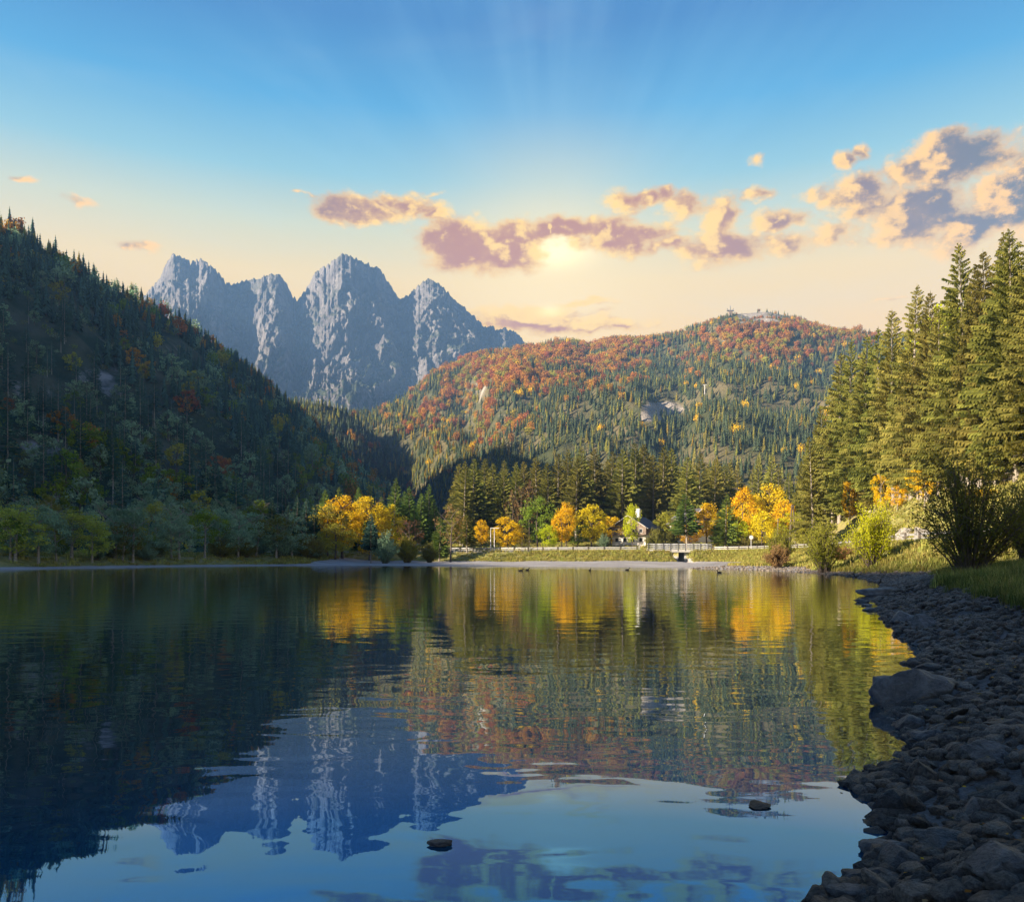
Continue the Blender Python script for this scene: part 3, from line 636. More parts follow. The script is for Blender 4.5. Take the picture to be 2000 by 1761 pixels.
def bush(name, h, w, seed, mat, stems=34, per=110, size=0.11, bark='bark', spread=1.0, bare=0.28):
    """many stems fanning from one base with leaves on their upper parts"""
    rng = np.random.default_rng(seed); b = MB(); P_ = []; bias = []
    for i in range(stems):
        a = rng.uniform(0, 6.28); out = rng.uniform(0.05, 1)**0.7*w*.5*spread; hh = h*(1-0.60*(out/(w*.5))**2)*rng.uniform(.72, 1.05)
        r0 = rng.uniform(0, .08)*w; d = np.array([math.cos(a), math.sin(a)])
        pts = [(d[0]*(r0+out*t**1.25), d[1]*(r0+out*t**1.25), hh*t-0.15*(t == 0)) for t in (0, .3, .6, 1)]
        b.tube(pts, [h*.0095, h*.007, h*.0045, h*.001], 5, False)
        for k in range(3):
            t0 = rng.uniform(.35, .8); base = np.array([d[0]*(r0+out*t0**1.25), d[1]*(r0+out*t0**1.25), hh*t0]); tip = base+np.array([rng.normal(0, .12)*w, rng.normal(0, .12)*w, rng.uniform(.1, .3)*h-.12*h*out/(w*.5)])
            tip[2] = min(tip[2], h)
            b.tube([tuple(base), tuple(tip)], [h*.004, h*.001], 4, False)
            t = rng.uniform(.15, 1.05, per//4); q = base+(tip-base)*t[:, None]; P_.append(q+rng.normal(0, .022*h, q.shape))
        t = rng.uniform(bare, 1.03, per//2); q = np.stack([d[0]*(r0+out*t**1.25), d[1]*(r0+out*t**1.25), hh*t], 1); P_.append(q+rng.normal(0, .026*h, q.shape))
    C = np.concatenate(P_); V, Fc = leaves(C, size, rng, np.tile([0, 0, .3], (len(C), 1)), 0.42)
    var = np.clip(rng.uniform(0, .5, len(C))+0.5*C[:, 2]/h, 0, 1)
    return b.mesh(name+'_stems', M[bark], True), mesh_from(name+'_foliage', V, Fc, [mat], {'var': ('FACE', var)})
def place(name, parts, loc, label, cat, group=None, rz=0.0, scale=(1, 1, 1)):
    o = empty(name, loc, label, cat, group, rz, scale)
    for nm, me, mat in parts:
        c = link(nm, me, o)
        if mat is not None: c.material_slots[0].link = 'OBJECT'; c.material_slots[0].material = mat
    return o

# shared shapes, unit: metres at scale 1
SPR = []      # tall spruces for the near stands: (height, trunk mesh, crown mesh)
for i in range(7):
    h = 28.0; SPR.append((h, trunk_mesh('spruce_trunk', h*.985, 0.30, M['bark_pale'], 7, 26, i), spruce_mesh('spruce_crown', h, 4.1+0.35*(i % 3), 100+i, 60, 10, 12, M['spruce'], base=(0.10, 0.2, 0.05, 0.16, 0.28, 0.08, 0.22)[i], sharp=0.72+.06*(i % 3))))
SPM = []      # mid-distance spruces on the slope
for i in range(6):
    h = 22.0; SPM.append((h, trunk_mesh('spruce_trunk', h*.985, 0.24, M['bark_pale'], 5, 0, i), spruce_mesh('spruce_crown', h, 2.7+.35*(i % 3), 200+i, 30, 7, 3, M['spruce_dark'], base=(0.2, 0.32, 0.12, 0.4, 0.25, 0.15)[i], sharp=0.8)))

# ------------------------------------------------------------------ scattering of the uncounted masses
def proto_collection(name, meshes):
    c = bpy.data.collections.new(name)
    for i, me in enumerate(meshes):
        o = bpy.data.objects.new('%s_%02d' % (name, i), me); c.objects.link(o)
    return c
def scatter(name, pts, idx, scl, rot, coll, label, cat=None, tilt=None):
    me = bpy.data.meshes.new(name); pts = np.asarray(pts, np.float32); me.vertices.add(len(pts)); me.vertices.foreach_set('co', pts.ravel())
    for k, t, arr in (('idx', 'INT', np.asarray(idx, np.int32)), ('scl', 'FLOAT', np.asarray(scl, np.float32)), ('rot', 'FLOAT', np.asarray(rot, np.float32)), ('tlt', 'FLOAT', np.asarray(tilt if tilt is not None else np.zeros(len(pts)), np.float32))):
        me.attributes.new(k, t, 'POINT').data.foreach_set('value', arr)
    o = link(name, me); tag(o, label, cat, None, 'stuff')
    ng = bpy.data.node_groups.new(name, 'GeometryNodeTree')
    ng.interface.new_socket('Geometry', in_out='INPUT', socket_type='NodeSocketGeometry'); ng.interface.new_socket('Geometry', in_out='OUTPUT', socket_type='NodeSocketGeometry')
    N = ng.nodes; L = ng.links
    gi = N.new('NodeGroupInput'); go = N.new('NodeGroupOutput'); ip = N.new('GeometryNodeInstanceOnPoints'); ci = N.new('GeometryNodeCollectionInfo')
    ci.inputs['Collection'].default_value = coll; ci.inputs['Separate Children'].default_value = True; ci.inputs['Reset Children'].default_value = True
    def attr(nm, t):
        n = N.new('GeometryNodeInputNamedAttribute'); n.data_type = t; n.inputs['Name'].default_value = nm; return n.outputs['Attribute']
    cb = N.new('ShaderNodeCombineXYZ'); L.new(attr('rot', 'FLOAT'), cb.inputs[2]); L.new(attr('tlt', 'FLOAT'), cb.inputs[0])
    cs = N.new('ShaderNodeCombineXYZ'); a = attr('scl', 'FLOAT')
    for k in range(3): L.new(a, cs.inputs[k])
    ip.inputs['Pick Instance'].default_value = True
    L.new(gi.outputs[0], ip.inputs['Points']); L.new(ci.outputs[0], ip.inputs['Instance']); L.new(attr('idx', 'INT'), ip.inputs['Instance Index'])
    L.new(cb.outputs[0], ip.inputs['Rotation']); L.new(cs.outputs[0], ip.inputs['Scale']); L.new(ip.outputs[0], go.inputs[0])
    md_ = o.modifiers.new('scatter', 'NODES'); md_.node_group = ng
    return o
def far_broad(name, h, w, seed, mat, n=420):
    rng = np.random.default_rng(seed); u = rng.normal(size=(n, 3)); u /= np.linalg.norm(u, axis=1, keepdims=True)
    lump = 1+.25*np.sin(3*np.arctan2(u[:, 1], u[:, 0])+seed)+.2*np.sin(5*u[:, 2]+seed)
    C = u*np.array([w*.5, w*.5, h*.42])*(rng.uniform(.5, 1, n)*lump)[:, None]+np.array([0, 0, h*.56])
    V, Fc = leaves(C, h*0.105, rng, u, 0.8); tb = MB().tube([(0, 0, -1), (0, 0, h*.6)], [h*.02, h*.008], 4, False)
    nv = len(V); V = np.vstack([V, np.array(tb.V)]); f2 = np.array(tb.F)+nv
    return mesh_from(name, V, [Fc, f2], [mat, M['bark']], {'var': ('FACE', np.concatenate([rng.uniform(0, 1, n), np.zeros(len(f2))]))}, midx=[0]*len(Fc)+[1]*len(f2))
def far_spruce(name, h, r, seed, mat, levels=11, nbr=8):
    """tiers of drooping sprays around the trunk"""
    rng = np.random.default_rng(seed); V = []; Fc = []; var = []
    for li in range(levels):
        t = li/(levels-1); z = h*(0.10+0.84*t); L0 = r*(1-t)**.85*(0.7 if li == 0 else 1)+.25; a0 = rng.uniform(0, 6.28); br = rng.uniform(0, .4)
        for j in range(nbr):
            a = a0+6.283*j/nbr+rng.normal(0, .15); L = L0*rng.uniform(.65, 1.2); w = 0.62*6.283/nbr; zd = z-L*rng.uniform(.35, .75)+rng.normal(0, .2); k = len(V)
            V += [(0, 0, z+h*.075), (math.cos(a-w)*L*.72, math.sin(a-w)*L*.72, zd+L*.12), (math.cos(a)*L, math.sin(a)*L, zd-L*.12), (math.cos(a+w)*L*.72, math.sin(a+w)*L*.72, zd+L*.12)]
            Fc += [(k, k+1, k+2), (k, k+2, k+3)]; v = min(1, br+rng.uniform(0, .6)); var += [v, min(1, v+.1)]
    k = len(V); V += [(-.12, 0, h*.9), (.12, .1, h*.9), (0, 0, h)]; Fc.append((k, k+1, k+2)); var.append(.3)
    tb = MB().tube([(0, 0, -1), (0, 0, h*.6)], [.22, .1], 4, False); nv = len(V); f2 = np.array(tb.F)+nv
    return mesh_from(name, np.vstack([np.array(V), np.array(tb.V)]), [np.array(Fc), f2], [mat, M['bark']], {'var': ('FACE', np.concatenate([var, np.zeros(len(f2))]))}, midx=[0]*len(Fc)+[1]*len(f2))
FAR_MESH = [far_spruce('far_spruce', 15, 3.3, 300+i, M['spruce']) for i in range(4)]+[far_spruce('far_spruce', 16, 3.1, 310+i, M['spruce_mid']) for i in range(4)]+[far_spruce('far_larch', 15, 3.4, 320+i, M['larch']) for i in range(2)]\
    + [far_broad('far_broadleaf', 14, 11, 330+i, M[k]) for i, k in enumerate(('orange', 'rust', 'orange', 'rust', 'mustard', 'gold', 'sage', 'green'))]
FAR = proto_collection('far_trees', FAR_MESH)
I_SPR, I_DRK, I_LAR, I_RED, I_MUS, I_GLD, I_SAG, I_GRN = range(0, 4), range(4, 8), range(8, 10), range(10, 14), 14, 15, 16, 17

def surf_sample(H, n, rng, keep, rows=None, weight=None):
    """points on a height field, even over its area, kept by a mask of the projected place"""
    X, Y, Z = H; a = np.stack([X, Y, Z], -1)
    e1 = a[1:, :-1]-a[:-1, :-1]; e2 = a[:-1, 1:]-a[:-1, :-1]; A = np.linalg.norm(np.cross(e1[..., :2], e2[..., :2])[..., None], axis=-1)
    mid = 0.25*(a[1:, 1:]+a[:-1, :-1]+a[1:, :-1]+a[:-1, 1:]); px, py = proj(mid[..., 0], np.maximum(mid[..., 1], 1), mid[..., 2])
    A = A*((px > -60) & (px < 2080) & (mid[..., 1] > 50))
    if rows is not None: A = A*(np.arange(A.shape[0])[:, None] < rows)
    p = (A/A.sum()).ravel(); k = rng.choice(len(p), n, p=p); i, j = np.unravel_index(k, A.shape)
    u = rng.uniform(size=(n, 1)); v = rng.uniform(size=(n, 1))
    pt = (a[i, j]*(1-u)+a[i+1, j]*u)*(1-v)+(a[i, j+1]*(1-u)+a[i+1, j+1]*u)*v
    px, py = proj(pt[:, 0], pt[:, 1], pt[:, 2]); ok = keep(px, py, pt, rng)
    return pt[ok], px[ok], py[ok]
def ell(px, py, cx, cyy, rx, ry): return np.exp(-((px-cx)/rx)**2-((py-cyy)/ry)**2)

# forest on the autumn hill
rng = np.random.default_rng(71)
def keep_au(px, py, pt, rng):
    bare = np.maximum.reduce([ell(px, py, 1480, 618, 80, 18), ell(px, py, 935, 760, 30, 40)*.5, ell(px, py, 905, 790, 12, 45)*.6, 1.6*ell(px, py, 1295, 798, 52, 13), 1.4*ell(px, py, 1270, 812, 34, 12), .9*ell(px, py, 1110, 670, 45, 9), .8*ell(px, py, 1235, 708, 45, 13), 1.2*ell(px, py, 1530, 800, 22, 9), .8*ell(px, py, 975, 805, 16, 26)])
    return rng.uniform(size=len(px)) > bare*1.05
pt, px, py = surf_sample(HA, 36000, rng, keep_au, rows=174)
red = np.maximum.reduce([ell(px, py, 1000, 715, 190, 42), ell(px, py, 1180, 690, 130, 34), ell(px, py, 860, 750, 70, 40), ell(px, py, 1490, 665, 120, 38), ell(px, py, 800, 790, 60, 40)*.8, ell(px, py, 960, 830, 60, 40)*.6, ell(px, py, 1620, 655, 90, 20)*.8])
red = red*(0.05+1.5*sst(fbm(pt[:, 0]/80, pt[:, 1]/80, 3, 77), .3, .68)); u = rng.uniform(size=len(px))
idx = np.where(rng.uniform(size=len(px)) < .28, rng.integers(0, 4, len(px)), rng.integers(4, 8, len(px)))
lar = (u < 0.025+0.25*ell(px, py, 820, 860, 90, 60)+.16*ell(px, py, 960, 880, 80, 50)); idx = np.where(lar, rng.integers(8, 10, len(px)), idx); idx = np.where((u < .008), I_GLD, idx)
rr = rng.uniform(size=len(px)) < red*1.0; idx = np.where(rr, rng.integers(10, 15, len(px)), idx)
scl = rng.uniform(0.5, 1.2, len(px))*np.where(py < 640, 0.6, 1.0)*np.interp(pt[:, 1], [450, 1600], [0.62, 1.0])
scatter('autumn_forest', pt, idx, scl, rng.uniform(0, 6.28, len(px)), FAR, 'distant mixed forest of spruce and rust coloured beech covering the broad hill', 'forest')
# forest on the spur
pt, px, py = surf_sample(HS, 3600, rng, lambda px, py, pt, r: np.ones(len(px), bool), rows=64)
idx = np.where(rng.uniform(size=len(px)) < .93, rng.integers(4, 8, len(px)), rng.integers(8, 12, len(px))); idx = np.where((rng.uniform(size=len(px)) < .6) & (py < 830), rng.integers(0, 4, len(px)), idx)  # brighter needles near the top: sunlight put into the colour
scatter('spur_forest', pt, idx, rng.uniform(.6, 1.1, len(px)), rng.uniform(0, 6.28, len(px)), FAR, 'dark distant spruce forest on the spur at the valley mouth', 'forest')

# ------------------------------------------------------------------ trees on the wooded slope
def keep_left(px, py, pt, rng):
    bare = np.maximum.reduce([.9*ell(px, py, 200, 740, 60, 75), .95*ell(px, py, 330, 690, 40, 55), .55*ell(px, py, 60, 760, 110, 70), .85*ell(px, py, 90, 885, 80, 40), .7*ell(px, py, 330, 915, 80, 35), .5*ell(px, py, 430, 790, 60, 30), .5*ell(px, py, 130, 600, 60, 60)])
    return (rng.uniform(size=len(px)) > bare) & (px < 940)
pt, px, py = surf_sample(HL, 2500, rng, keep_left, rows=131)
dist = pt[:, 1]; u = rng.uniform(size=len(px))
low = sst(py, 820, 1000)
is_br = u < 0.20+0.40*low
order = np.argsort(dist)
n_sp = n_br = 0; rest = []
SLOPE_B = [broadleaf('slope_tree', 12, 9.5, 400+i, M['sage'], 900, 0.75, 34, 0.2, 'bark') for i in range(4)]
def slope_spot(x, y):
    spots_ = [(200, 740, 'beside the long scree patch'), (90, 885, 'beside the low grey cliff'), (60, 760, 'beside the upper rock face'), (330, 690, 'beside the narrow bare gully'), (330, 915, 'above the shore thicket by a small cliff'), (150, 980, 'at the foot of the shaded slope'), (450, 980, 'at the foot of the shaded slope beyond the thicket'), (600, 930, 'above the dark shore spruces'), (760, 960, 'above the golden shore trees'), (450, 820, 'half way up the shaded slope'), (100, 560, 'high on the shaded slope'), (560, 850, 'on the lower ridge of the shaded slope')]
    return min(spots_, key=lambda q: (q[0]-x)**2+(q[1]-y)**2)[2]
sl_lab = {'sage': 'grey green tree', 'green': 'fresh green tree', 'orange': 'orange autumn tree', 'rust': 'rust red autumn tree', 'mustard': 'mustard yellow tree'}
r2 = random.Random(5)
for k in order:
    onscreen = -20 < px[k] < 900 and py[k] < 1075
    tone = r2.choices(['sage', 'green', 'orange', 'rust', 'mustard'], [6*low[k]+3, 3.0*low[k]+.8, 0.8, 0.1, 0.5])[0]
    if onscreen and is_br[k] and n_br < 150:
        n_br += 1; tm, cm = SLOPE_B[n_br % 4]; s = r2.uniform(.6, 1.25)*(1.0 if tone in ('sage', 'green') else .95)
        place('broadleaf_tree', [('trunk', tm, None), ('crown', cm, M[tone])], tuple(pt[k]), ('small ' if s < .8 else 'broad ' if s > 1.1 else '')+sl_lab[tone]+' '+slope_spot(px[k], py[k]), 'tree', 'leafy trees on the shaded slope', r2.uniform(0, 6.28), (s, s, s))
    elif onscreen and not is_br[k] and n_sp < 125:
        n_sp += 1; h, tm, cm = SPM[n_sp % 6]; s = r2.uniform(.55, 1.1)
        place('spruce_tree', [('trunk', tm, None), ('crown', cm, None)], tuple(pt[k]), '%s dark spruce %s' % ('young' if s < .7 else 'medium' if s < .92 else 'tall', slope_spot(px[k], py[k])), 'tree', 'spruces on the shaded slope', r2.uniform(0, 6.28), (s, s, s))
    else: rest.append(k)
rest = np.array(rest); ub = rng.uniform(size=len(rest))
idx = np.where(is_br[rest] & (ub < .8), rng.choice([10, 12, 14, 16, 16, 16, 16, 16, 17, 17], len(rest)), rng.integers(4, 8, len(rest)))
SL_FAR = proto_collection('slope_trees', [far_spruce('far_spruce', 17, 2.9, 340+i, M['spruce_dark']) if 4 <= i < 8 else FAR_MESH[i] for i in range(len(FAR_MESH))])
scatter('slope_forest', pt[rest], idx, rng.uniform(.6, 1.15, len(rest)), rng.uniform(0, 6.28, len(rest)), SL_FAR, 'dark forest of spruces and scattered autumn trees high on the shaded slope', 'forest')
# a row of trees along the crest, sunlight put into their brighter colours
pt, px, py = surf_sample((HL[0][121:134], HL[1][121:134], HL[2][121:134]), 420, rng, lambda px, py, p, r: px < 620)
idx = rng.choice([0, 1, 2, 3, 0, 1, 2, 3, 8, 9, 10, 11, 12], len(px))
scatter('crest_forest', pt, idx, rng.uniform(.6, 1.15, len(px)), rng.uniform(0, 6.28, len(px)), SL_FAR, 'sunlit trees along the crest of the shaded slope', 'forest')
# low scrub on that slope
SCRUB = proto_collection('scrub', [far_broad('scrub_bush', 3.2, 4.2, 500+i, M[k], 120) for i, k in enumerate(('sage', 'green', 'sage', 'olive', 'sage'))])
pt, px, py = surf_sample(HL, 5200, rng, lambda px, py, p, r: (r.uniform(size=len(px)) < .25+.75*sst(py, 700, 950)) & (px < 930), rows=128)
scatter('slope_scrub', pt, rng.integers(0, 5, len(px)), rng.uniform(.5, 1.4, len(px)), rng.uniform(0, 6.28, len(px)), SCRUB, 'low green scrub covering the foot of the shaded slope', 'scrub')

# ------------------------------------------------------------------ road, bridge, guard rails
def offset(poly, d):
    t = np.gradient(poly, axis=0); t /= np.linalg.norm(t, axis=1, keepdims=True); return poly+np.stack([t[:, 1], -t[:, 0]], 1)*d   # + is the lake side
def resample(poly, step):
    seg = np.linalg.norm(np.diff(poly, axis=0), axis=1); c = np.concatenate([[0], np.cumsum(seg)]); s = np.arange(0, c[-1], step)
    return np.stack([np.interp(s, c, poly[:, 0]), np.interp(s, c, poly[:, 1])], 1)
RDf = resample(RD, 1.5); a = offset(RDf, 2.7); b = offset(RDf, -2.7); n = len(RDf)
V = np.concatenate([np.c_[a, np.full(n, ZR)], np.c_[b, np.full(n, ZR)], np.c_[offset(RDf, 3.1), np.full(n, ZR-.45)], np.c_[offset(RDf, -3.1), np.full(n, ZR-.45)]])
i = np.arange(n-1); Fq = np.concatenate([np.stack([i, i+1, i+1+n, i+n], 1), np.stack([i+2*n, i+1+2*n, i+1, i], 1), np.stack([i+n, i+1+n, i+1+3*n, i+3*n], 1)])
M['asphalt'] = plain('pale_asphalt', (0.26, 0.25, 0.235), 0.9, 0.12, 0.6, 0.01, 20)
tag(link('road', mesh_from('road', V, Fq, [M['asphalt']])), 'narrow pale road along the far bank', kind='structure')
M['galv'] = plain('galvanised_steel', (0.36, 0.35, 0.34), 0.5, 0.15, 2, metal=0.25)
M['post'] = plain('weathered_post', (0.12, 0.10, 0.085), 0.85, 0.3, 5)
M['concrete'] = plain('bridge_concrete', (0.50, 0.47, 0.43), 0.85, 0.15, 1.2, 0.01)
M['darksteel'] = plain('dark_railing_steel', (0.10, 0.10, 0.11), 0.6, 0.2, 3)
M['palerail'] = plain('pale_railing_steel', (0.60, 0.59, 0.57), 0.5, 0.1, 3)
GR = resample(offset(RD, 3.3), 0.25)
inb = lambda p: 27.5 < p[0] < 42.5 and p[1] > 165
iL = [k for k in range(len(GR)) if GR[k][0] < 27.4 and GR[k][1] > 165 and GR[k][0] > -28]
iR = [k for k in range(len(GR)) if (k > max(iL)+5) and not inb(GR[k]) and GR[k][1] > 34]
def guardrail(ids, step, label):
    root = empty('guardrail', (GR[ids[0]][0], GR[ids[0]][1], ZR-.25), label, 'guardrail'); o0 = Vector(root.location)
    pts = [Vector((GR[k][0], GR[k][1], 0)) for k in ids]
    for k in range(0, len(ids), step):
        p = pts[k]; q = pts[min(k+1, len(pts)-1)] if k+1 < len(pts) else pts[k-1]; rz = math.atan2(q.y-p.y, q.x-p.x)
        MB().box((p.x-o0.x+.12*math.sin(rz), p.y-o0.y-.12*math.cos(rz), 0.37), (0.2, 0.16, 1.4), rz).build('post', M['post'], root)
    for z, hh in ((0.86, 0.2), (0.50, 0.14)):
        m_ = MB(); sub = list(range(0, len(pts), 4))+[len(pts)-1]
        for u_, v_ in zip(sub[:-1], sub[1:]):
            p, q = pts[u_]-o0, pts[v_]-o0; L = (q-p).length
            if L < .01: continue
            m_.box(((p.x+q.x)/2-0.0, (p.y+q.y)/2, z), (L+.02, .06 if z > .7 else .05, hh), math.atan2(q.y-p.y, q.x-p.x))
        m_.build('rail', M['galv'], root)
guardrail(iL, 14, 'long two-rail guardrail on the bank between bare tree and bridge')
guardrail(iR, 14, 'two-rail guardrail curving past the willow bushes and big dark bush')
def bridge():
    x0, x1 = 28.6, 41.6; yf = 173.4; yb = 180.2
    root = empty('road_bridge', ((x0+x1)/2, (yf+yb)/2, 0), 'small concrete road bridge with steel railings over the brook', 'bridge'); c = root.location
    A = lambda x, y, z: (x-c.x, y-c.y, z)
    MB().box(A((x0+x1)/2, (yf+yb)/2, ZR-.26), (x1-x0, yb-yf, .52)).build('deck', M['concrete'], root)
    MB().box(A((x0+x1)/2, yf-.10, ZR-.12), (x1-x0+.3, .3, .62)).build('edge_beam', M['concrete'], root)
    for xa, xb in ((30.0, STREAM_X-1.2), (STREAM_X+1.2, 40.6)):
        MB().box(A((xa+xb)/2, (yf+yb)/2+.25, 1.13), (xb-xa, yb-yf-.5, 2.68)).build('abutment', M['concrete'], root)
    for side, y in (('near', yf-.12), ('far', yb-.15)):
        dx = 0 if side == 'near' else 2.4
        for k in range(9):
            x = x0+.2+dx+(x1-x0-.4)*k/8; MB().box(A(x, y-.12, ZR+.62), (.16, .10, 1.55)).build('railing_post', M['darksteel'], root)
        for z in (1.30, .82, .42): MB().box(A((x0+x1)/2+dx, y, ZR+z), (x1-x0, .07, .14 if z > 1 else .09)).build('handrail' if z > 1 else 'railing_bar', M['palerail'], root)
        if side == 'near':
            for k in range(56): MB().box(A(x0+.3+(x1-x0-.6)*k/55, y+.02, ZR+.83), (.028, .028, .86)).build('baluster', M['palerail'], root)
bridge()

# ------------------------------------------------------------------ houses
M['boards'] = plain('weathered_boards', (0.20, 0.15, 0.12), 0.85, 0.3, 2.5)
M['shingle'] = plain('grey_shingle', (0.085, 0.085, 0.095), 0.75, 0.25, 2)
M['render'] = plain('pale_render', (0.62, 0.56, 0.52), 0.85, 0.12, 1)
M['whitewash'] = plain('whitewash', (0.82, 0.80, 0.77), 0.8, 0.05, 1)
M['trim'] = plain('pale_trim', (0.55, 0.50, 0.46), 0.7, 0.1, 1)
M['glass'] = plain('dark_glass', (0.03, 0.035, 0.04), 0.15, 0.1, 1)
def house(px, d, w, L, eave, ridge, rz, label, wall, roofm, chim=True, wood=True):
    X = (px-CX)/F*d; z0 = gz(X, d)
    r = empty('house', (X, d, z0), label, 'house', None, rz)
    e1 = eave*.52 if wood else eave
    MB().box((0, 0, e1/2-.4), (w, L, e1+.8)).build('wall', wall, r)
    if wood: MB().box((0, 0, e1+(eave-e1)/2), (w+.16, L+.16, eave-e1)).build('upper_wall', M['boards'], r)
    for s in (-1, 1):
        y = s*(L/2+.04); g = MB(); nb = 14
        for k in range(nb):           # gable boards, each with its own edge
            xa, xb = -w/2+w*k/nb, -w/2+w*(k+1)/nb-.03; za = eave+(ridge-eave)*(1-abs(xa)/(w/2)); zb = eave+(ridge-eave)*(1-abs(xb)/(w/2)); q = MB(); t = .05
            f = [(xa, y, eave), (xb, y, eave), (xb, y, max(zb, eave+.02)), (xa, y, max(za, eave+.02))]; bk = [(p[0], y-s*t, p[2]) for p in f]
            q.poly(f); q.poly(bk[::-1])
            for i_ in range(4): q.poly([f[i_], bk[i_], bk[(i_+1) % 4], f[(i_+1) % 4]])
            q.build('gable_board', M['boards'], r)
    ov = .9; hw = w/2+ov; sl = (ridge-eave)/(w/2)
    for s in (-1, 1):
        q = MB(); t = .22; y0, y1 = -L/2-ov, L/2+ov; a_ = [(0, y0, ridge+.1), (s*hw, y0, ridge+.1-sl*hw), (s*hw, y1, ridge+.1-sl*hw), (0, y1, ridge+.1)]; b_ = [(p[0], p[1], p[2]-t) for p in a_]
        q.poly(a_); q.poly(b_[::-1])
        for i_ in range(4): q.poly([a_[i_], b_[i_], b_[(i_+1) % 4], a_[(i_+1) % 4]])
        ro = q.build('roof', roofm, r)
        for yy in (y0-.03, y1+.03):
            m_ = MB(); m_.tube([(0, yy, ridge), (s*hw, yy, ridge-sl*hw)], [.10, .10], 4); m_.build('barge_board', M['trim'], ro)
    if chim:
        c_ = MB().box((w*.10, -L*.12, ridge+.55), (.95, .95, 2.3)).build('chimney', M['whitewash'], r); MB().box((w*.10, -L*.12, ridge+1.78), (1.15, 1.15, .16)).build('chimney_cap', M['whitewash'], c_)
    for s in (-1, 1):
        for k in range(4 if wood else 3):
            for z in ((e1*.5, e1+(eave-e1)*.5) if wood else (eave*.5,)):
                x = -w/2+w*(k+.6)/(4.2 if wood else 3.2); o_ = MB().box((x, s*(L/2+(.10 if z > e1 else .02)), z), (.95, .12, 1.1)).build('window', M['trim'], r)
                MB().box((x, s*(L/2+(.10 if z > e1 else .02)+.05), z), (.75, .06, .9)).build('pane', M['glass'], o_)
    if wood: MB().box((0, -L/2-.55, e1+.05), (w+.2, 1.0, .12)).build('balcony_floor', M['boards'], r)
    MB().box((0, -L/2-.03, ridge-1.5), (.8, .14, .9)).build('gable_window', M['trim'], r)
    return r
house(1243, 204, 8.6, 11, 4.3, 7.0, math.radians(-28), 'weathered wooden farmhouse with white chimney behind the bridge', M['render'], M['shingle'])
house(1352, 214, 8.0, 10, 5.6, 8.6, math.radians(16), 'pale gabled house half hidden behind golden tree', M['whitewash'], M['shingle'], False, False)

# ------------------------------------------------------------------ shore trees, one by one
def tree_at(px, top, d, kind, label, group=None, wpx=None, name='broadleaf_tree', base=None, cat='tree', seed=0):
    X = (px-CX)/F*d; z0 = gz(X, d); h = CZ+(HY-top)/F*d-z0
    return X, z0, max(h, 1.0)
BL = {}
def broad_proto(key, *a, **k):
    if key not in BL: BL[key] = broadleaf('broadleaf', 12, 9, *a, **k)
    return BL[key]
for i in range(5): broad_proto(('full', i), 600+i, M['gold'], 4600, 0.40, 85, 0.10+.04*(i % 3))
for i in range(4): broad_proto(('airy', i), 620+i, M['sage'], 3600, 0.36, 70, 0.08+.05*i, sparse=.9, bark='bark_pale')
for i in range(2): broad_proto(('thin', i), 640+i, M['brownleaf'], 750, 0.30, 50, 0.22, sparse=.9)
def off_road(px, d, r):
    while d < 200 and ground(np.array([(px-CX)/F*d]), np.array([d]))[3][0] < r: d += 1.5
    return d
def put_broad(px, top, wpx, d, col, label, kind='full', group=None, k=0):
    if px > 1640: d = off_road(px, d, 13)
    X, z0, h = tree_at(px, top, d, None, None); tm, cm = BL[(kind, k % {'full': 5, 'airy': 4, 'thin': 2}[kind])]
    w = wpx/F*d; place('broadleaf_tree', [('trunk', tm, None), ('crown', cm, M[col])], (X, d, z0), label, 'tree', group, k*1.7, (w/9, w/9, h/12))
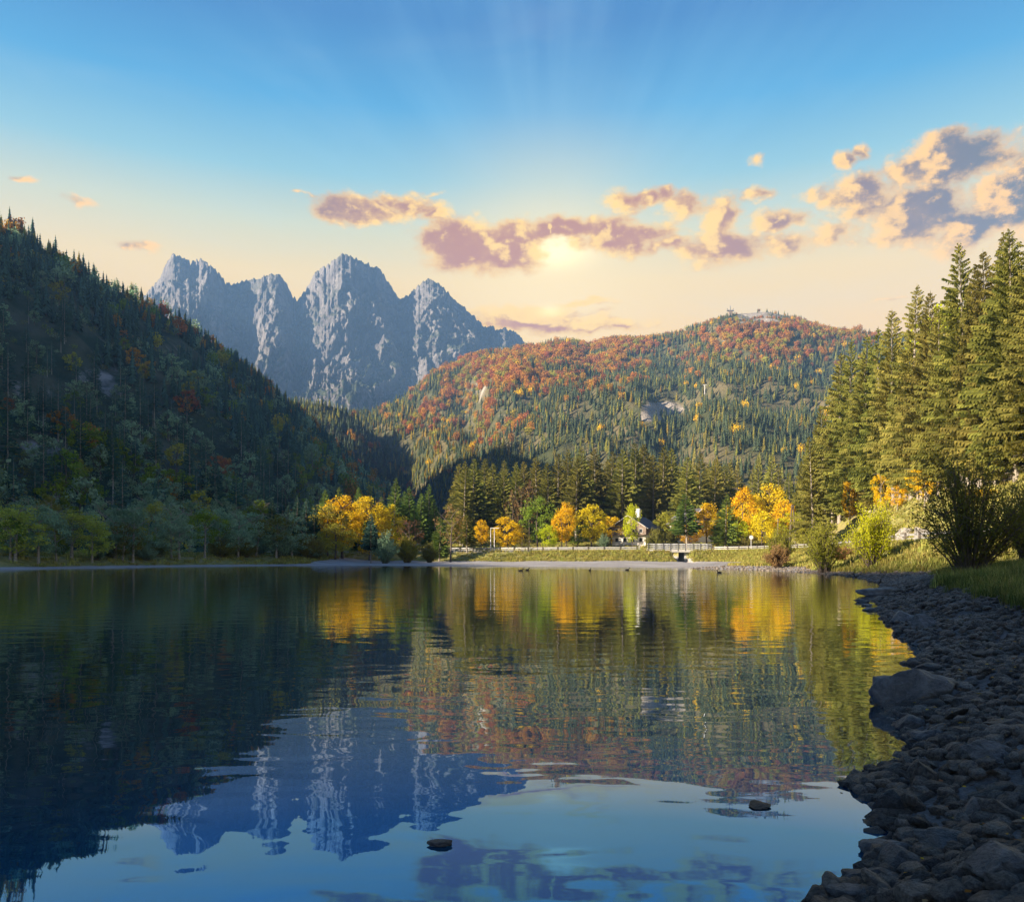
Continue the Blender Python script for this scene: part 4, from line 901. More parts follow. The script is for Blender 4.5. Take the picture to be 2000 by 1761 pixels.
for k, (px, top, wpx, d, col, label) in enumerate([
    (990, 1008, 58, 190, 'gold', 'round golden tree beside the white pole frame'),
    (1050, 970, 64, 196, 'green', 'full green tree between two golden trees behind the guardrail'),
    (1097, 995, 42, 192, 'gold', 'narrow deep gold tree right beside the full green tree'),
    (1106, 978, 44, 204, 'gold', 'thin golden tree rising behind the narrow gold tree'),
    (1155, 984, 62, 196, 'yellow', 'broad yellow tree to the left of the farmhouse'),
    (1192, 1008, 60, 202, 'gold', 'low spreading golden tree next to the farmhouse'),
    (1235, 984, 34, 192, 'lime', 'slim lime yellow tree in front of the farmhouse gable'),
    (1380, 982, 58, 192, 'gold', 'bushy golden tree between two young green conifers'),
    (1452, 948, 62, 196, 'gold', 'tall golden tree behind the road sign'),
    (1505, 944, 72, 200, 'yellow', 'tallest yellow tree near the twin wooden poles'),
    (1530, 975, 55, 190, 'gold', 'golden tree right behind the twin wooden poles'),
    (1488, 1000, 60, 186, 'yellow', 'low yellow tree at the foot of the tall yellow ones'),
    (940, 1015, 34, 205, 'gold', 'small gold tree left of the white pole frame'),
    (905, 1008, 36, 215, 'gold', 'small gold tree behind the bare brown tree'),
    (668, 968, 105, 186, 'gold', 'wide golden tree rising above the shaded shore thicket'),
    (722, 968, 90, 192, 'yellow', 'large yellow tree beside the wide golden one on the shore'),
    (640, 985, 70, 180, 'mustard', 'dull mustard tree at the edge of the dark shore spruces'),
    (655, 1022, 70, 174, 'mustard', 'low dull yellow tree under the wide golden tree'),
    (1128, 1018, 50, 198, 'green', 'low green tree between the narrow gold tree and the broad yellow one'),
    (1072, 1025, 40, 190, 'lime', 'low lime green tree at the foot of the full green tree'),
    (1020, 1030, 36, 196, 'olive', 'low olive tree between the round golden and the full green trees'),
    (1300, 1000, 46, 206, 'mustard', 'mustard tree behind the shrubs beside the farmhouse'),
    (1418, 990, 50, 204, 'yellow', 'yellow tree half hidden behind a young conifer'),
    (1472, 962, 66, 210, 'yellow', 'broad yellow tree between the two tallest golden ones'),
    (1548, 1000, 56, 186, 'lime', 'lime yellow tree beyond the twin wooden poles'),
    (1440, 1010, 46, 188, 'lime', 'lime coloured low tree left of the road sign'),
    (965, 1030, 36, 205, 'mustard', 'small mustard tree behind the white pole frame'),
    (1590, 1005, 60, 168, 'olive', 'olive tree at the left foot of the wooded slope'),
    (1345, 1022, 50, 200, 'gold', 'low golden tree hiding the wall of the pale house'),
    (762, 985, 60, 196, 'yellow', 'yellow tree in front of the green shore spruces'),
    (1570, 1030, 40, 150, 'mustard', 'small mustard tree beyond the first willow bush')]): put_broad(px, top, wpx, d, col, label, k=k)
put_broad(880, 983, 66, 176, 'brownleaf', 'nearly bare brown tree on the grassy point', 'thin', k=0)
put_broad(800, 1012, 60, 182, 'brownleaf', 'bare twiggy tree in front of green spruces', 'thin', k=1)
for k, px in enumerate((1000, 1018, 1034)): put_broad(px, 955-10*k, 30, 212, 'brownleaf', 'thin leafless tree standing before the dark spruce stand', 'thin', 'leafless trees before the spruce stand', k=k)
# leafy thicket along the left shore
r3 = random.Random(9)
th_lab = {'sage': 'grey green leafy tree in the thicket on the left shore', 'mustard': 'yellowish tree in the thicket on the left shore', 'green': 'green leafy tree in the thicket on the left shore', 'olive': 'olive leafy tree in the thicket on the left shore'}
def shore_d(px): return float(np.interp(px, [-40, 0, 150, 300, 500, 640], [92, 100, 113, 128, 149, 156]))
spots = [(30, 985, 90, 'mustard'), (-25, 975, 90, 'mustard'), (75, 985, 80, 'sage'), (140, 995, 95, 'mustard'), (180, 1005, 60, 'mustard'), (110, 1000, 60, 'sage'), (225, 990, 70, 'sage'), (260, 985, 70, 'sage'), (305, 978, 60, 'mustard'), (335, 985, 55, 'sage'), (370, 975, 70, 'sage'), (400, 995, 60, 'green'), (430, 990, 60, 'sage'), (465, 1000, 70, 'sage'), (500, 1000, 70, 'sage'), (540, 1005, 70, 'olive'), (570, 1000, 60, 'sage'), (55, 970, 70, 'sage'), (200, 975, 60, 'sage'), (290, 965, 60, 'sage'), (440, 972, 60, 'sage'), (510, 978, 55, 'green'), (100, 965, 60, 'olive'), (20, 1010, 70, 'green'), (350, 1015, 70, 'sage'), (240, 1020, 60, 'olive')]
for k, (px, top, wpx, col) in enumerate(spots):
    d = shore_d(px)+(8+26*((top < 985)))*r3.uniform(.9, 1.3); put_broad(px, top, wpx*1.25, d, 'yellowgreen' if col == 'mustard' else col, ('tall ' if top < 985 else 'lower ' if top > 998 else '')+th_lab[col].replace('on the left shore', 'at its yellowish end' if px < 190 else 'in the middle of the left shore' if px < 420 else 'beside the dark shore spruces'), 'airy', 'leafy trees on the left shore', k)
# conifers
LAND = {'spruces in the stand behind the road': [(895, 'behind the bare brown tree'), (940, 'behind the small gold trees'), (985, 'behind the round golden tree by the pole frame'), (1020, 'behind the leafless trees'), (1052, 'behind the full green tree'), (1098, 'behind the narrow gold tree'), (1155, 'behind the broad yellow tree'), (1200, 'behind the low golden tree'), (1245, 'behind the farmhouse'), (1300, 'behind the shrubs by the farmhouse'), (1345, 'behind the pale gabled house'), (1395, 'behind the bushy golden tree')],
        'spruces on the right-hand slope': [(1600, 'at the left end of the slope above the road'), (1660, 'above the small golden tree on the slope'), (1725, 'above the grassy cutting'), (1775, 'above the pale rock outcrop'), (1815, 'above the spreading golden tree'), (1855, 'beside the lime yellow tree top'), (1900, 'above the big dark bush'), (1960, 'beside the yellowing larches'), (2020, 'beyond the larches')]}
FORM = ('full', 'bare-stemmed', 'low-branched', 'slender', 'long-trunked', 'dense', 'thin-stemmed')
def spruce_label(px, h, k, group, label):
    if group not in LAND: return label
    size = 'short' if h < 14 else 'medium' if h < 21 else 'tall' if h < 27 else 'towering'
    return '%s %s sunlit spruce %s' % (size, FORM[k % 7], min(LAND[group], key=lambda q: abs(q[0]-px))[1])
def put_spruce(px, top, d, label, group, mat=None, k=0, wide=1.0, kind='spruce_tree'):
    if px > 1590:
        while d < 190 and ground(np.array([(px-CX)/F*d]), np.array([d]))[3][0] < 15: d += 2
    X, z0, h = tree_at(px, top, d, None, None); hh, tm, cm = SPR[k % 7]; s = h/hh; w = wide*min(1.25, 0.35+0.65*(s if s > .4 else .4))*1.0
    w = wide*(s**0.75)
    o = place(kind, [('trunk', tm, None), ('crown', cm, mat)], (X, d, z0), spruce_label(px, h, k, group, label), 'tree', group, k*2.1, (w*(.85+.3*((k*7 % 10)/10)), w*(.85+.3*((k*3 % 10)/10)), s))
    o.rotation_euler = (.03*math.sin(k*5.1+px), .03*math.cos(k*3.7+px), k*2.1)
row = [(905, 898), (925, 892), (948, 893), (965, 902), (985, 915), (1003, 905), (1025, 898), (1050, 888), (1072, 900), (1090, 882), (1110, 875), (1125, 890), (1140, 870), (1165, 872), (1190, 878), (1215, 873), (1228, 890), (1242, 862), (1262, 864), (1276, 885), (1292, 868), (1312, 872), (1340, 888), (1365, 883), (1395, 893), (1412, 905), (900, 920), (915, 930)]
for k, (px, top) in enumerate(row):
    put_spruce(px, top+2, 222+(k*37 % 29), 'tall spruce in the sunlit stand behind the farmhouse and golden trees', 'spruces in the stand behind the road', M['spruce'], k, 1.4)
for k in range(34):
    px = 890+k*16.2+r3.uniform(-6, 6); put_spruce(px, 905+r3.uniform(-14, 40), 255+r3.uniform(0, 30), 'tall spruce in the sunlit stand behind the farmhouse and golden trees', 'spruces in the stand behind the road', M['spruce'], k+3, 1.35)
for k, (px, top) in enumerate([(1440, 905), (1465, 912), (1482, 893), (1502, 886), (1520, 905), (1545, 920), (1432, 930), (1565, 900), (1580, 860), (1596, 830)]):
    put_spruce(px, top, 290-6*k if px < 1560 else 215, '%s spruce below the autumn hill %s' % (FORM[(k+1) % 7], 'behind the tall yellow trees' if px < 1530 else 'beside the wooded slope'), 'spruces at the foot of the hill', M['spruce'], k+1, 1.0)
for k, (px, top) in enumerate([(768, 932), (788, 958), (800, 950), (838, 944), (820, 962), (748, 968), (775, 975), (700, 950), (660, 950), (633, 956), (850, 975), (812, 985)]):
    put_spruce(px, top, 200+(k*13 % 14), '%s green spruce with sunlit top %s' % ('tall' if top < 952 else 'lower', 'behind the wide golden tree' if px < 712 else 'behind the large yellow shore tree' if px < 780 else 'above the pale yellow shore shrub' if px < 826 else 'left of the bare brown tree'), 'sunlit spruces by the golden trees', M['spruce_light'], k+2, 1.15)
for k, (px, top, d) in enumerate([(578, 968, 182), (598, 972, 184), (560, 985, 180), (615, 985, 178), (724, 1003, 168), (590, 1000, 176), (440, 985, 166), (530, 975, 186)]):
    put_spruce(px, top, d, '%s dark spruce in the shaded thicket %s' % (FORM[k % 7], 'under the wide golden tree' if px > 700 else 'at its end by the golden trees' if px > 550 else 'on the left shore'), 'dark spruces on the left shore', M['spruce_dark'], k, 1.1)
for k, (px, top, d, lab) in enumerate([(1342, 963, 188, 'young bright green conifer left of the bushy golden tree'), (1417, 964, 188, 'young bright green conifer right of the bushy golden tree'), (912, 1003, 188, 'small olive conifer beside the bare brown tree'), (858, 1012, 182, 'small green conifer left of the bare brown tree')]):
    put_spruce(px, top, d, lab, None, M['spruce_light'] if k != 2 else M['spruce'], k+4, 1.5)
# the stand on the right-hand slope
rs = [(1612, 790, 150), (1640, 690, 142), (1664, 668, 140), (1690, 655, 138), (1700, 700, 128), (1722, 640, 136), (1745, 602, 132), (1780, 560, 124), (1812, 572, 122), (1835, 600, 128), (1758, 700, 112), (1720, 740, 118), (1860, 590, 118), (1893, 472, 108), (1915, 520, 112), (1932, 486, 106), (1948, 458, 104), (1968, 500, 108), (1986, 442, 100), (2012, 430, 98), (1850, 660, 100), (1800, 680, 108), (1880, 600, 100), (1675, 760, 122), (1640, 800, 126), (1940, 560, 94), (1985, 540, 90), (2030, 480, 90), (1905, 640, 92), (2050, 450, 100), (1965, 620, 86), (2010, 600, 84), (1660, 830, 116), (1590, 850, 152), (1625, 840, 140), (1770, 780, 104), (1830, 760, 98), (1710, 830, 112)]
for k, (px, top, d) in enumerate(rs): put_spruce(px, top, d, 'tall spruce in the sunlit stand on the right-hand slope above the road', 'spruces on the right-hand slope', M['spruce'], k, 1.12)
for k in range(30):
    px = r3.uniform(1610, 2060); d = r3.uniform(112, 165); top = 1010-(px-1560)*1.12+r3.uniform(20, 160)
    put_spruce(px, max(top, 500), d, 'tall spruce in the sunlit stand on the right-hand slope above the road', 'spruces on the right-hand slope', M['spruce'], k+5, 1.05)
for k, (px, top, wpx, d, col, lab) in enumerate([(1660, 928, 36, 114, 'gold', 'small golden tree under spruces at the left end of the slope'), (1722, 918, 40, 110, 'gold', 'golden sapling with pale trunk at the top of the grassy cutting'), (1752, 946, 46, 106, 'gold', 'low golden sapling above the grassy cutting'), (1806, 903, 64, 96, 'gold', 'spreading golden tree left of the big dark bush'), (1850, 592, 150, 150, 'lime', 'lime yellow tree top among the spruces on the slope'), (1930, 985, 110, 74, 'gold', 'golden shrub glowing behind the big dark bush')]):
    put_broad(px, top, wpx, d, col, lab, 'airy' if k != 4 else 'full', k=k)
for k, (px, top, d) in enumerate([(1975, 640, 92), (1935, 720, 90), (2020, 600, 92)]): put_spruce(px, top, d, 'yellowing larch among the spruces above the big dark bush', 'larches on the right-hand slope', M['olive'], k+2, 1.3, kind='larch_tree')

# ------------------------------------------------------------------ bushes
def put_bush(px, top, wpx, d, me, h0, w0, mat, label, rz=0.0, basepx=None, cat='bush', group=None):
    X = (px-CX)/F*d; z0 = gz(X, d); h = CZ+(HY-top)/F*d-z0; w = wpx/F*d
    place('bush', [('stems', me[0], None), ('foliage', me[1], mat)], (X, d, z0), label, cat, group, rz, (w/w0, w/w0, h/h0))
B_BIG = bush('big_bush', 4.2, 4.4, 700, M['darkwillow'], 70, 190, 0.10, 'bark', bare=.25)
B_WIL = bush('willow', 3.6, 3.4, 701, M['willow'], 60, 150, 0.12, 'bark', bare=.18)
B_RND = bush('round_bush', 3.4, 3.6, 702, M['olive'], 60, 150, 0.16, 'bark', bare=.1)
put_bush(1895, 872, 225, 30, B_BIG, 4.2, 4.4, M['darkwillow'], 'big dark multi-stemmed bush on the grassy bank above the stones')
put_bush(2010, 900, 170, 33, B_BIG, 4.2, 4.4, M['darkwillow'], 'dark bush behind the big multi-stemmed one at the fence', 2.0)
put_bush(1608, 1003, 82, 76, B_WIL, 3.6, 3.4, M['willow'], 'dense yellow green willow bush left of the taller feathery one')
put_bush(1704, 965, 100, 70, B_WIL, 3.6, 3.4, M['lime'], 'feathery bright yellow green willow bush in front of the cutting', 1.4)
put_bush(1525, 1022, 62, 118, B_WIL, 3.6, 3.4, M['willow'], 'small yellow green bush at the foot of the twin wooden poles', .6)
put_bush(1520, 1058, 60, 96, B_RND, 3.4, 3.6, M['brownleaf'], 'low reddish brown shrub on the bank by the guardrail', .3)
put_bush(1645, 1062, 60, 82, B_RND, 3.4, 3.6, M['brownleaf'], 'low brown shrub between the two willow bushes', 1.0)
for k, (px, top, wpx, d, col, lab) in enumerate([(1280, 1028, 44, 190, 'olive', 'round olive shrub beside the farmhouse'), (1315, 1008, 34, 194, 'olive', 'tall brownish shrub left of the young conifer'), (1180, 1040, 30, 190, 'sage', 'grey shrub left of the farmhouse wall'), (795, 1040, 55, 172, 'mustard', 'pale yellow shrub on the shore below the spruces'), (838, 1055, 40, 174, 'olive', 'low olive shrub left of the bare brown tree'), (752, 1032, 60, 168, 'sage', 'dark green round shrub on the shore under the spruces'), (550, 1025, 75, 160, 'sage', 'large grey green shrub at the water end of the thicket'), (480, 1055, 55, 156, 'olive', 'low pale shrub at the edge of the mud left of the large grey one'), (70, 1040, 60, 140, 'sage', 'low shrub under the yellowish trees on the left shore'), (1455, 1040, 40, 186, 'olive', 'low shrub under the tall golden tree')]):
    put_bush(px, top, wpx, d, B_RND, 3.4, 3.6, M[col], lab, k*.9)
for k in range(26):
    bc = r3.choice(['sage', 'sage', 'olive', 'green']); px = r3.uniform(-20, 640); d = shore_d(px)+r3.uniform(9, 24); put_bush(px, r3.uniform(1035, 1064), r3.uniform(40, 70), d, B_RND, 3.4, 3.6, M[bc], 'low %s bush below the trees %s' % ({'sage': 'grey green', 'olive': 'olive', 'green': 'green'}[bc], 'at the yellowish end of the left shore' if px < 200 else 'in the middle of the shore thicket' if px < 420 else 'at the dark spruce end of the left shore'), k, group='undergrowth on the left shore')

# ------------------------------------------------------------------ grass
def tuft(name, seed, n, h, spread, mat, wd):
    rng = np.random.default_rng(seed); V = []; Fq = []; var = []
    for i in range(n):
        a = rng.uniform(0, 6.28); r = spread*rng.uniform(0, 1)**.5; b = np.array([math.cos(a)*r, math.sin(a)*r, -.03]); la = rng.uniform(0, 6.28); hh = h*rng.uniform(.45, 1.1); ln = hh*rng.uniform(.1, .8)
        per = np.array([-math.sin(la), math.cos(la), 0])*wd; dl = np.array([math.cos(la), math.sin(la), 0])
        m_ = b+dl*ln*.35+np.array([0, 0, hh*.62]); t = b+dl*ln+np.array([0, 0, hh*rng.uniform(.7, 1)])
        k = len(V); V += [b-per, b+per, m_+per*.8, m_-per*.8, t]; Fq.append((k, k+1, k+2, k+3)); V.append(t); Fq.append((k+3, k+2, k+4, k+5)); v = rng.uniform(0, 1); var += [v, v]
    return mesh_from(name, V, np.array(Fq), [mat], {'var': ('FACE', var)})
TUFT = proto_collection('grass_tufts', [tuft('tuft', 800+i, 46, .42, .22, M['grass_green' if i % 2 else 'grass'], .006) for i in range(6)])
TUFF = proto_collection('far_tufts', [tuft('far_tuft', 820+i, 26, .6, .5, M['grass'], .03) for i in range(4)])
def grass_pts(n, x0, x1, y0, y1, rng, thr=.55, dens=None):
    x = rng.uniform(x0, x1, n); y = rng.uniform(y0, y1, n); h, g, s, r, ls = ground(x, y)
    ok = (g > thr) & (r > 3.6) & (h > 0.1)
    if dens is not None: ok &= rng.uniform(size=n) < dens(x, y)
    ok &= (np.abs(x/np.maximum(y, .1)) < .72)
    return np.stack([x, y, h], 1)[ok]
gp = np.concatenate([grass_pts(9000, 4, 14, 6, 18, rng, .45), grass_pts(15000, 8, 34, 16, 48, rng, .45)])
scatter('bank_grass', gp, rng.integers(0, 6, len(gp)), rng.uniform(.5, 1.4, len(gp))*np.interp(gp[:, 1], [8, 22], [.5, 1.0]), rng.uniform(0, 6.28, len(gp)), TUFT, 'long green grass on the bank above the stones', 'grass')
gp = np.concatenate([grass_pts(9000, 14, 52, 46, 110, rng, .4), grass_pts(16000, -45, 50, 150, 182, rng, .4), grass_pts(7000, 40, 75, 70, 150, rng, .5), grass_pts(3000, -110, -40, 110, 170, rng, .4), grass_pts(5000, -60, 70, 182, 235, rng, .5), grass_pts(3000, 20, 52, 100, 170, rng, .4)])
scatter('meadow_grass', gp, rng.integers(0, 4, len(gp)), rng.uniform(.5, 1.2, len(gp)), rng.uniform(0, 6.28, len(gp)), TUFF, 'dry yellow green grass on the banks along the road', 'grass')

# ------------------------------------------------------------------ stones
def rock_shape(name, seed, sub, mat, cuts=9, flat=.62):
    rng = np.random.default_rng(seed); bm = bmesh.new(); bmesh.ops.create_icosphere(bm, subdivisions=sub, radius=1.0)
    V = np.array([v.co[:] for v in bm.verts]); Fc = np.array([[v.index for v in f.verts] for f in bm.faces]); bm.free()
    for k in range(cuts):
        nrm = rng.normal(size=3); nrm /= np.linalg.norm(nrm); lim = rng.uniform(.42, .82); dd = V@nrm; V = V-np.outer(np.maximum(dd-lim, 0)*.92, nrm)
    o = rng.uniform(0, 50, 3); dsp = (vn3(V[:, 0]*1.6+o[0], V[:, 1]*1.6+o[1], V[:, 2]*1.6+o[2], seed)-.5)*.34
    if sub > 2: dsp = dsp+(vn3(V[:, 0]*4.5+o[1], V[:, 1]*4.5+o[2], V[:, 2]*4.5+o[0], seed+1)-.5)*.16+(vn3(V[:, 0]*11+o[1], V[:, 1]*11, V[:, 2]*11+o[0], seed+2)-.5)*.07
    V = V*(1+dsp)[:, None]*np.array([1, rng.uniform(.62, .9), flat*rng.uniform(.75, 1.15)])
    return mesh_from(name, V, Fc, [mat], smooth=True)
BIGR = [rock_shape('boulder', 900+i, 4, M['boulder'], 10, .7) for i in range(5)]
MEDR = [rock_shape('stone', 920+i, 4, M['stone'], 18, .62) for i in range(12)]
SMLR = proto_collection('pebbles', [rock_shape('pebble', 950+i, 1, M['stone'], 5, .6) for i in range(5)]+[rock_shape('pebble', 960+i, 2, M['stone'], 7, .6) for i in range(5)])
def rock_at(px, py, size, label, k, zoff=-.1, water=False, hscale=1.0):
    d = CZ*F/(py-HY)
    X = (px-CX)/F*d
    z = 0.0 if water else max(gz(X, d), -.05)
    if not water and z > .02:                       # walk the look down the slope to where it meets the ground
        for _ in range(12): d = (CZ-z)*F/(py-HY); X = (px-CX)/F*d; z = max(gz(X, d), -.05)
    o = link('boulder', BIGR[k % 5], None, (X, d, z+size*zoff)); o.scale = (size, size*.9, size*hscale); o.rotation_euler = (0, 0, k*1.3); tag(o, label, 'rock'); return o
for k, (px, py, sz, lab, wat, hs) in enumerate([
    (1800, 1372, .50, 'large dark rounded boulder at the edge of the water', False, .95), (1745, 1580, .17, 'squat boulder where the stones jut into blue water', False, 1), (1740, 1668, .15, 'wet dark boulder beside the nearest blue water', False, .8), (1905, 1600, .17, 'angular dark boulder standing alone on flat mud', False, 1.1), (1850, 1660, .20, 'flat slab-like boulder with a dark hollow below it', False, .5), (1720, 1725, .18, 'broad boulder on the corner of the shore', False, .8),
    (1810, 1307, .26, 'flat grey boulder lying in the shallows off the shore', True, .35), (1720, 1160, .9, 'long dark boulder on the tip of the stony spit', False, .45), (1760, 1215, .42, 'block of rock at the waterline beyond the large dark boulder', False, .7), (1800, 1225, .3, 'tilted dark block on the wet stones', False, 1.0), (1830, 1440, .2, 'low boulder with a muddy pool beside it', False, .6), (1775, 1420, .2, 'small boulder below the large dark rounded one', False, .7),
    (1675, 1748, .13, 'half drowned boulder at the end of the shore', False, .6), (1760, 1700, .22, 'grainy grey boulder between two darker ones', False, .7), (1930, 1480, .17, 'pale boulder on the upper beach', False, .7), (1980, 1420, .22, 'long ridge-like boulder high on the beach', False, .5), (1950, 1700, .18, 'rounded boulder sunk in dark gravel', False, .7),
    (862, 1648, .075, 'lone stone breaking the blue water', True, .5), (1482, 1574, .10, 'flat stone awash in the blue water', True, .16), (1682, 1176, .28, 'small stone in the water off the stony spit, farthest out', True, .4), (1697, 1182, .26, 'small flat stone in the water beside the farthest one', True, .3), (1696, 1192, .24, 'small stone in the water close to the spit', True, .35)]):
    rock_at(px, py, sz, lab, k, .12 if wat else .1, wat, hs)
# stones of the beach that can be picked out, as pieces of the shore
r4 = random.Random(21); cand = []
for k in range(7000):
    y = 2.2+r4.random()**1.7*42; xs = np.interp(y, SH[:52, 1], SH[:52, 0]) if y > 3.6 else 1.25+(y-3.6)*.5
    x = xs+r4.uniform(-.25, 3.6)
    if x/y > .66 or x/y < .2: continue
    cand.append((x, y, 0.03+0.105*r4.random()**2.4+0.0016*y))
cx_ = np.array(cand); h_, g_, s_, _, _ = ground(cx_[:, 0], cx_[:, 1])
okm = (s_ > -.05) & (g_ < .75); cx_ = cx_[okm]; h_ = h_[okm]
app = cx_[:, 2]/cx_[:, 1]; od = np.argsort(-app); chosen = []; rest_i = []
for k in od:
    x, y, r = cx_[k]
    if len(chosen) < 300 and all((x-c[0])**2+(y-c[1])**2 > ((r+c[2])*.62)**2 for c in chosen): chosen.append((x, y, r, h_[k]))
    else: rest_i.append(k)
for k, (x, y, r, h) in enumerate(chosen):
    o = link('stone', MEDR[k % 12], GROUND, (x, y, h+r*.10)); o.scale = (r*r4.uniform(.85, 1.2), r*r4.uniform(.8, 1.1), r*r4.uniform(.7, 1.15)); o.rotation_euler = (r4.uniform(-.35, .35), r4.uniform(-.35, .35), r4.uniform(0, 6.28))
n = 42000; yy = 2.0+rng.uniform(size=n)**1.55*50; xx = np.interp(yy, SH[:52, 1], SH[:52, 0])+rng.uniform(-.5, 5.5, n)*np.clip(.6+yy/30, 0, 1.6)
h_, g_, s_, _, _ = ground(xx, yy); ok = (s_ > -.12) & (g_ < .7) & (xx/yy < .70) & (xx/yy > .15)
xx, yy, h_ = xx[ok], yy[ok], h_[ok]; sc = 0.012+0.085*rng.uniform(size=len(xx))**2.6+yy*.0012
scatter('shore_gravel', np.stack([xx, yy, h_+sc*.15], 1), rng.integers(0, 10, len(xx)), sc, rng.uniform(0, 6.28, len(xx)), SMLR, 'small dark stones and gravel covering the near shore', 'gravel', rng.uniform(-.5, .5, len(xx)))
n = 5000; yy = rng.uniform(50, 112, n); xx = rng.uniform(18, 42, n); h_, g_, s_, _, _ = ground(xx, yy); ok = (s_ > -.5) & (g_ < .6) & (s_ < 7)
scatter('bank_gravel', np.stack([xx, yy, h_+.03], 1)[ok], rng.integers(0, 10, ok.sum()), rng.uniform(.05, .22, ok.sum()), rng.uniform(0, 6.28, ok.sum()), SMLR, 'brown stones along the foot of the grassy bank', 'gravel')

LV = []
for i, c in enumerate(('orange', 'gold', 'brownleaf')):
    LV.append(mesh_from('fallen_leaf', [(-1, 0, 0), (-.2, -.55, .12), (1, 0, .05), (-.2, .55, .16)], np.array([[0, 1, 2, 3]]), [M[c]], {'var': ('FACE', [.5])}))
n = 700; yy = 2.4+rng.uniform(size=n)**1.4*22; xx = np.interp(yy, SH[:52, 1], SH[:52, 0])+rng.uniform(0, 3.5, n); h_, g_, s_, _, _ = ground(xx, yy); ok = (s_ > .1) & (xx/yy < .68)
scatter('fallen_leaves', np.stack([xx, yy, h_+.05+.02*rng.uniform(size=n)], 1)[ok], rng.integers(0, 3, ok.sum()), rng.uniform(.012, .03, ok.sum()), rng.uniform(0, 6.28, ok.sum()), proto_collection('leaf_litter', LV), 'fallen autumn leaves strewn over the stones', 'leaves', rng.uniform(-.4, .4, ok.sum()))

# ------------------------------------------------------------------ small things
M['oldwood'] = plain('old_pole_wood', (0.15, 0.12, 0.10), 0.85, 0.3, 3); M['palemetal'] = plain('pale_painted_metal', (0.72, 0.70, 0.68), 0.5, 0.08, 2)
d = 165; X = (1548-CX)/F*d; z0 = gz(X, d); h = CZ+(HY-985)/F*d-z0
o = empty('twin_pole', (X, d, z0), 'twin leaning wooden utility poles joined at the top', 'pole')
for s in (-1, 1): MB().tube([(s*.75, 0, -.4), (s*.12, 0, h)], [.18, .13], 8).build('pole', M['oldwood'], o, True)
MB().box((0, 0, h*.55), (.75, .12, .14)).build('crossbar', M['oldwood'], o); MB().box((0, 0, h*.96), (.5, .34, .22)).build('cap', M['oldwood'], o)
d = 188; X = (962-CX)/F*d; z0 = gz(X, d); h = CZ+(HY-1031)/F*d-z0
o = empty('pole_frame', (X, d, z0), 'slim white pole frame with short top arm beside the guardrail', 'pole')
for x in (-.42, .42): MB().tube([(x, 0, -.3), (x, 0, h)], [.09, .08], 8).build('upright', M['palemetal'], o, True)
MB().box((.5, 0, h), (2.0, .14, .14)).build('top_arm', M['palemetal'], o)
d = 172; X = (1467-CX)/F*d; z0 = gz(X, d); zc = CZ+(HY-1049)/F*d-z0
o = empty('road_sign', (X, d, z0), 'round white road sign on a thin post by the guardrail', 'sign')
MB().tube([(0, 0, -.2), (0, 0, zc+.3)], [.05, .05], 6).build('post', M['palemetal'], o); MB().tube([(0, -.07, zc), (0, -.11, zc)], [.42, .42], 20).build('sign_plate', M['palemetal'], o)
d = 160; X = (1519-CX)/F*d; z0 = gz(X, d)
o = empty('fence_pole', (X, d, z0), 'single thin wooden pole among the yellow trees', 'pole'); MB().tube([(0, 0, -.3), (.05, 0, CZ+(HY-1012)/F*d-z0)], [.11, .08], 7).build('pole', M['oldwood'], o); MB().box((0, 0, CZ+(HY-1016)/F*d-z0), (.7, .08, .1)).build('crossbar', M['oldwood'], o)
# drift wood
def driftwood(px, py, L, n, seed, label):
    d = CZ*F/(py-HY); X = (px-CX)/F*d
    for _ in range(8): z = gz(X, d); d = (CZ-z)*F/(py-HY); X = (px-CX)/F*d
    o = empty('driftwood', (X, d, z), label, 'driftwood'); rg = random.Random(seed)
    MB().tube([(-L/2, 0, .1), (-L*.1, .2, .32), (L/2, 0, .12)], [.10, .17, .06], 8).build('trunk', M['post'], o, True)
    for i in range(n):
        x = rg.uniform(-.4, .4)*L; e = (x+rg.gauss(0, .7), rg.gauss(0, .7), rg.uniform(.15, 1.0)); MB().tube([(x, 0, .15), ((x+e[0])/2, e[1]/2, e[2]*.7), e], [.07, .05, .015], 5).build('root', M['post'], o, True)
driftwood(1080, 1102, 4.2, 26, 1, 'dark tangle of driftwood roots on the mudflat')
driftwood(1640, 1103, 4.6, 4, 2, 'fallen branch lying on the bank above the stones')
driftwood(345, 1107, 1.5, 3, 3, 'small piece of driftwood on the pale strip of mud')
# ducks
M['duck'] = plain('duck_plumage', (0.06, 0.045, 0.035), 0.8, 0.3, 8)
def duck_mesh():
    b = MB(); b.tube([(-.34, 0, .13), (-.26, 0, .10), (-.1, 0, .07), (.1, 0, .07), (.22, 0, .10), (.27, 0, .18), (.27, 0, .27), (.31, 0, .34), (.38, 0, .335), (.44, 0, .315), (.50, 0, .305)], [.015, .06, .12, .13, .10, .06, .05, .065, .05, .022, .012], 10); return b.mesh('duck', M['duck'], True)
DK = duck_mesh()
for k, (px, py, lab) in enumerate([(1017, 1114.5, 'dark duck swimming below the tangle of driftwood roots'), (1152, 1114, 'dark duck swimming between the driftwood and the bridge'), (1405, 1118.5, 'lone dark duck on the golden reflection right of the bridge'), (1674, 1127.5, 'dark duck swimming close to the muddy bank'), (1719, 1140, 'dark duck near the stones inside the stony spit'), (1030, 1113, 'small dark duck trailing the one by the driftwood'), (1225, 1113, 'dark duck swimming just left of the bridge')]):
    d = CZ*F/(py-HY); o = link('duck', DK, None, ((px-CX)/F*d, d, -.03)); s = .85; o.scale = (s,)*3; o.rotation_euler = (0, 0, k*1.1); tag(o, lab, 'duck')
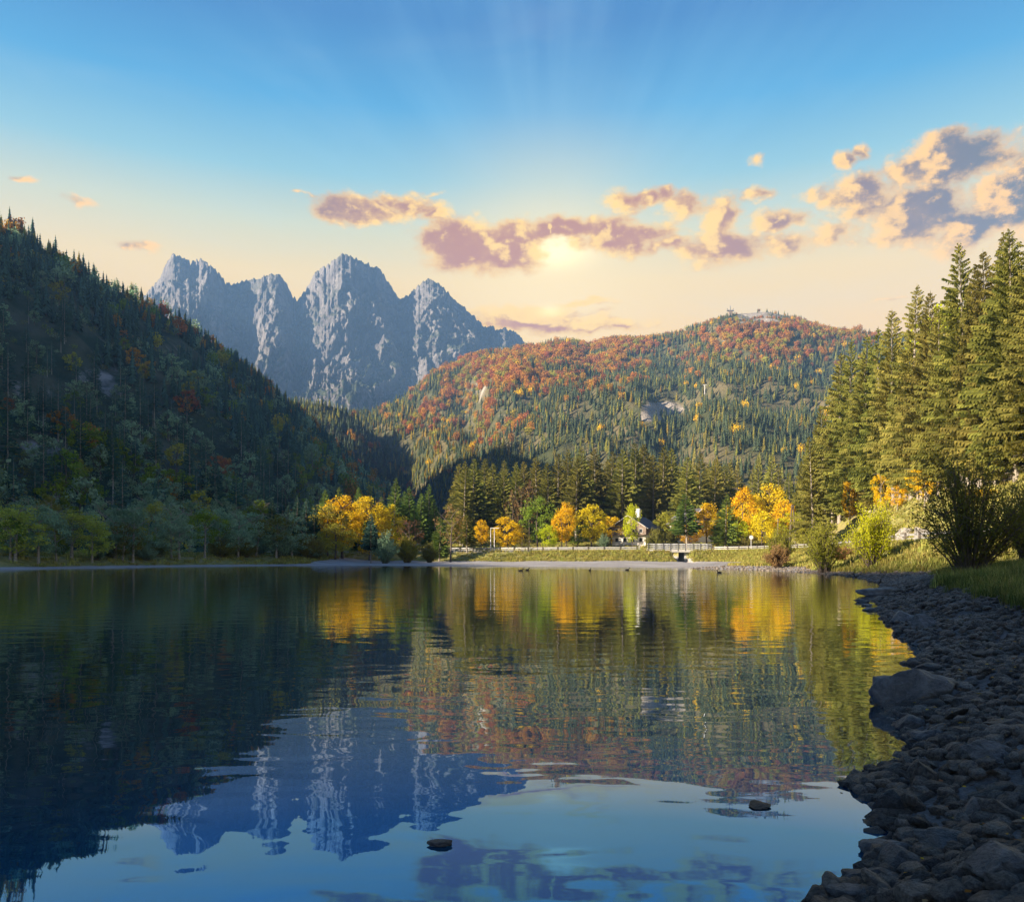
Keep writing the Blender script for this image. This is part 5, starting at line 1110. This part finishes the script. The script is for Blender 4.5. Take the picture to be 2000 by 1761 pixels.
# things on the hill: summit mast and lift pylons
def on_hill(px, py):
    X, Y, Z = HA; a, b = proj(X[:171], Y[:171], Z[:171]); k = np.argmin((a-px)**2+(b-py)**2); i_, j_ = np.unravel_index(k, a.shape); return Vector((X[i_, j_], Y[i_, j_], Z[i_, j_]))
p = on_hill(1428, 616); o = empty('summit_mast', p, 'small lift station mast on the bare hilltop', 'mast')
MB().box((0, 0, 3), (5, 5, 8)).build('cabin', M['boards'], o); MB().box((0, 0, 8.2), (12, 3, 1.6)).build('platform', M['darksteel'], o); MB().tube([(0, 0, 7), (0, 0, 17)], [.7, .4], 6).build('mast', M['darksteel'], o)
for s in (-1, 1): MB().tube([(s*4, 0, 9), (s*6, 0, 12.5)], [.5, .4], 5).build('arm', M['darksteel'], o)
for px, py, lab in ((1412, 682, 'pale lift pylon just below the hilltop'), (1376, 770, 'pale lift pylon half way down the hill'), (1362, 812, 'pale lift pylon low on the hill above the spruce stand')):
    p = on_hill(px, py); o = empty('lift_pylon', p, lab, 'pylon'); MB().tube([(0, 0, -2), (0, 0, 13)], [.4, .25], 7).build('mast', M['palemetal'], o); MB().box((0, 0, 12.8), (4.0, .4, .4)).build('crossarm', M['palemetal'], o)
# crag by the road
crag = rock_shape('crag', 990, 5, M['limestone'], 22, .9); M['crag'] = rock_mat('pale_crag', (0.14, 0.125, 0.11), (0.36, 0.32, 0.28), 1.6, 0.3)
for k, (px, py, d, s, lab) in enumerate([(1765, 1036, 90, 2.2, 'pale rock outcrop in the cutting behind the guardrail'), (1800, 1030, 86, 2.0, 'broken pale outcrop between the cutting and the big dark bush')]):
    d = off_road(px, d, 7.5); q = P(px, py, d); o = link('rock_outcrop', crag, None, (q.x, q.y, gz(q.x, q.y)+.3)); o.scale = (s, s, s*.9); o.rotation_euler = (0, 0, k*2+.4); o.material_slots[0].link = 'OBJECT'; o.material_slots[0].material = M['crag']; tag(o, lab, 'rock')

# ------------------------------------------------------------------ haze
bx = MB().box((0, 0, 600), (2*EXT+200, 2*EXT+200, 1420)); bx.V = [(v[0], v[1], (-70.0 if v[2] < 0 else 1330.0)) for v in bx.V]
m, T, out = new_mat('valley_haze'); pv = T.add('ShaderNodeVolumePrincipled'); pv.inputs['Color'].default_value = (0.30, 0.56, 1.0, 1); pv.inputs['Density'].default_value = 0.00009
T.l.new(pv.outputs[0], out.inputs['Volume'])
hz = link('haze', bx.mesh('haze', m)); tag(hz, 'thin blue haze filling the valley air', kind='stuff')
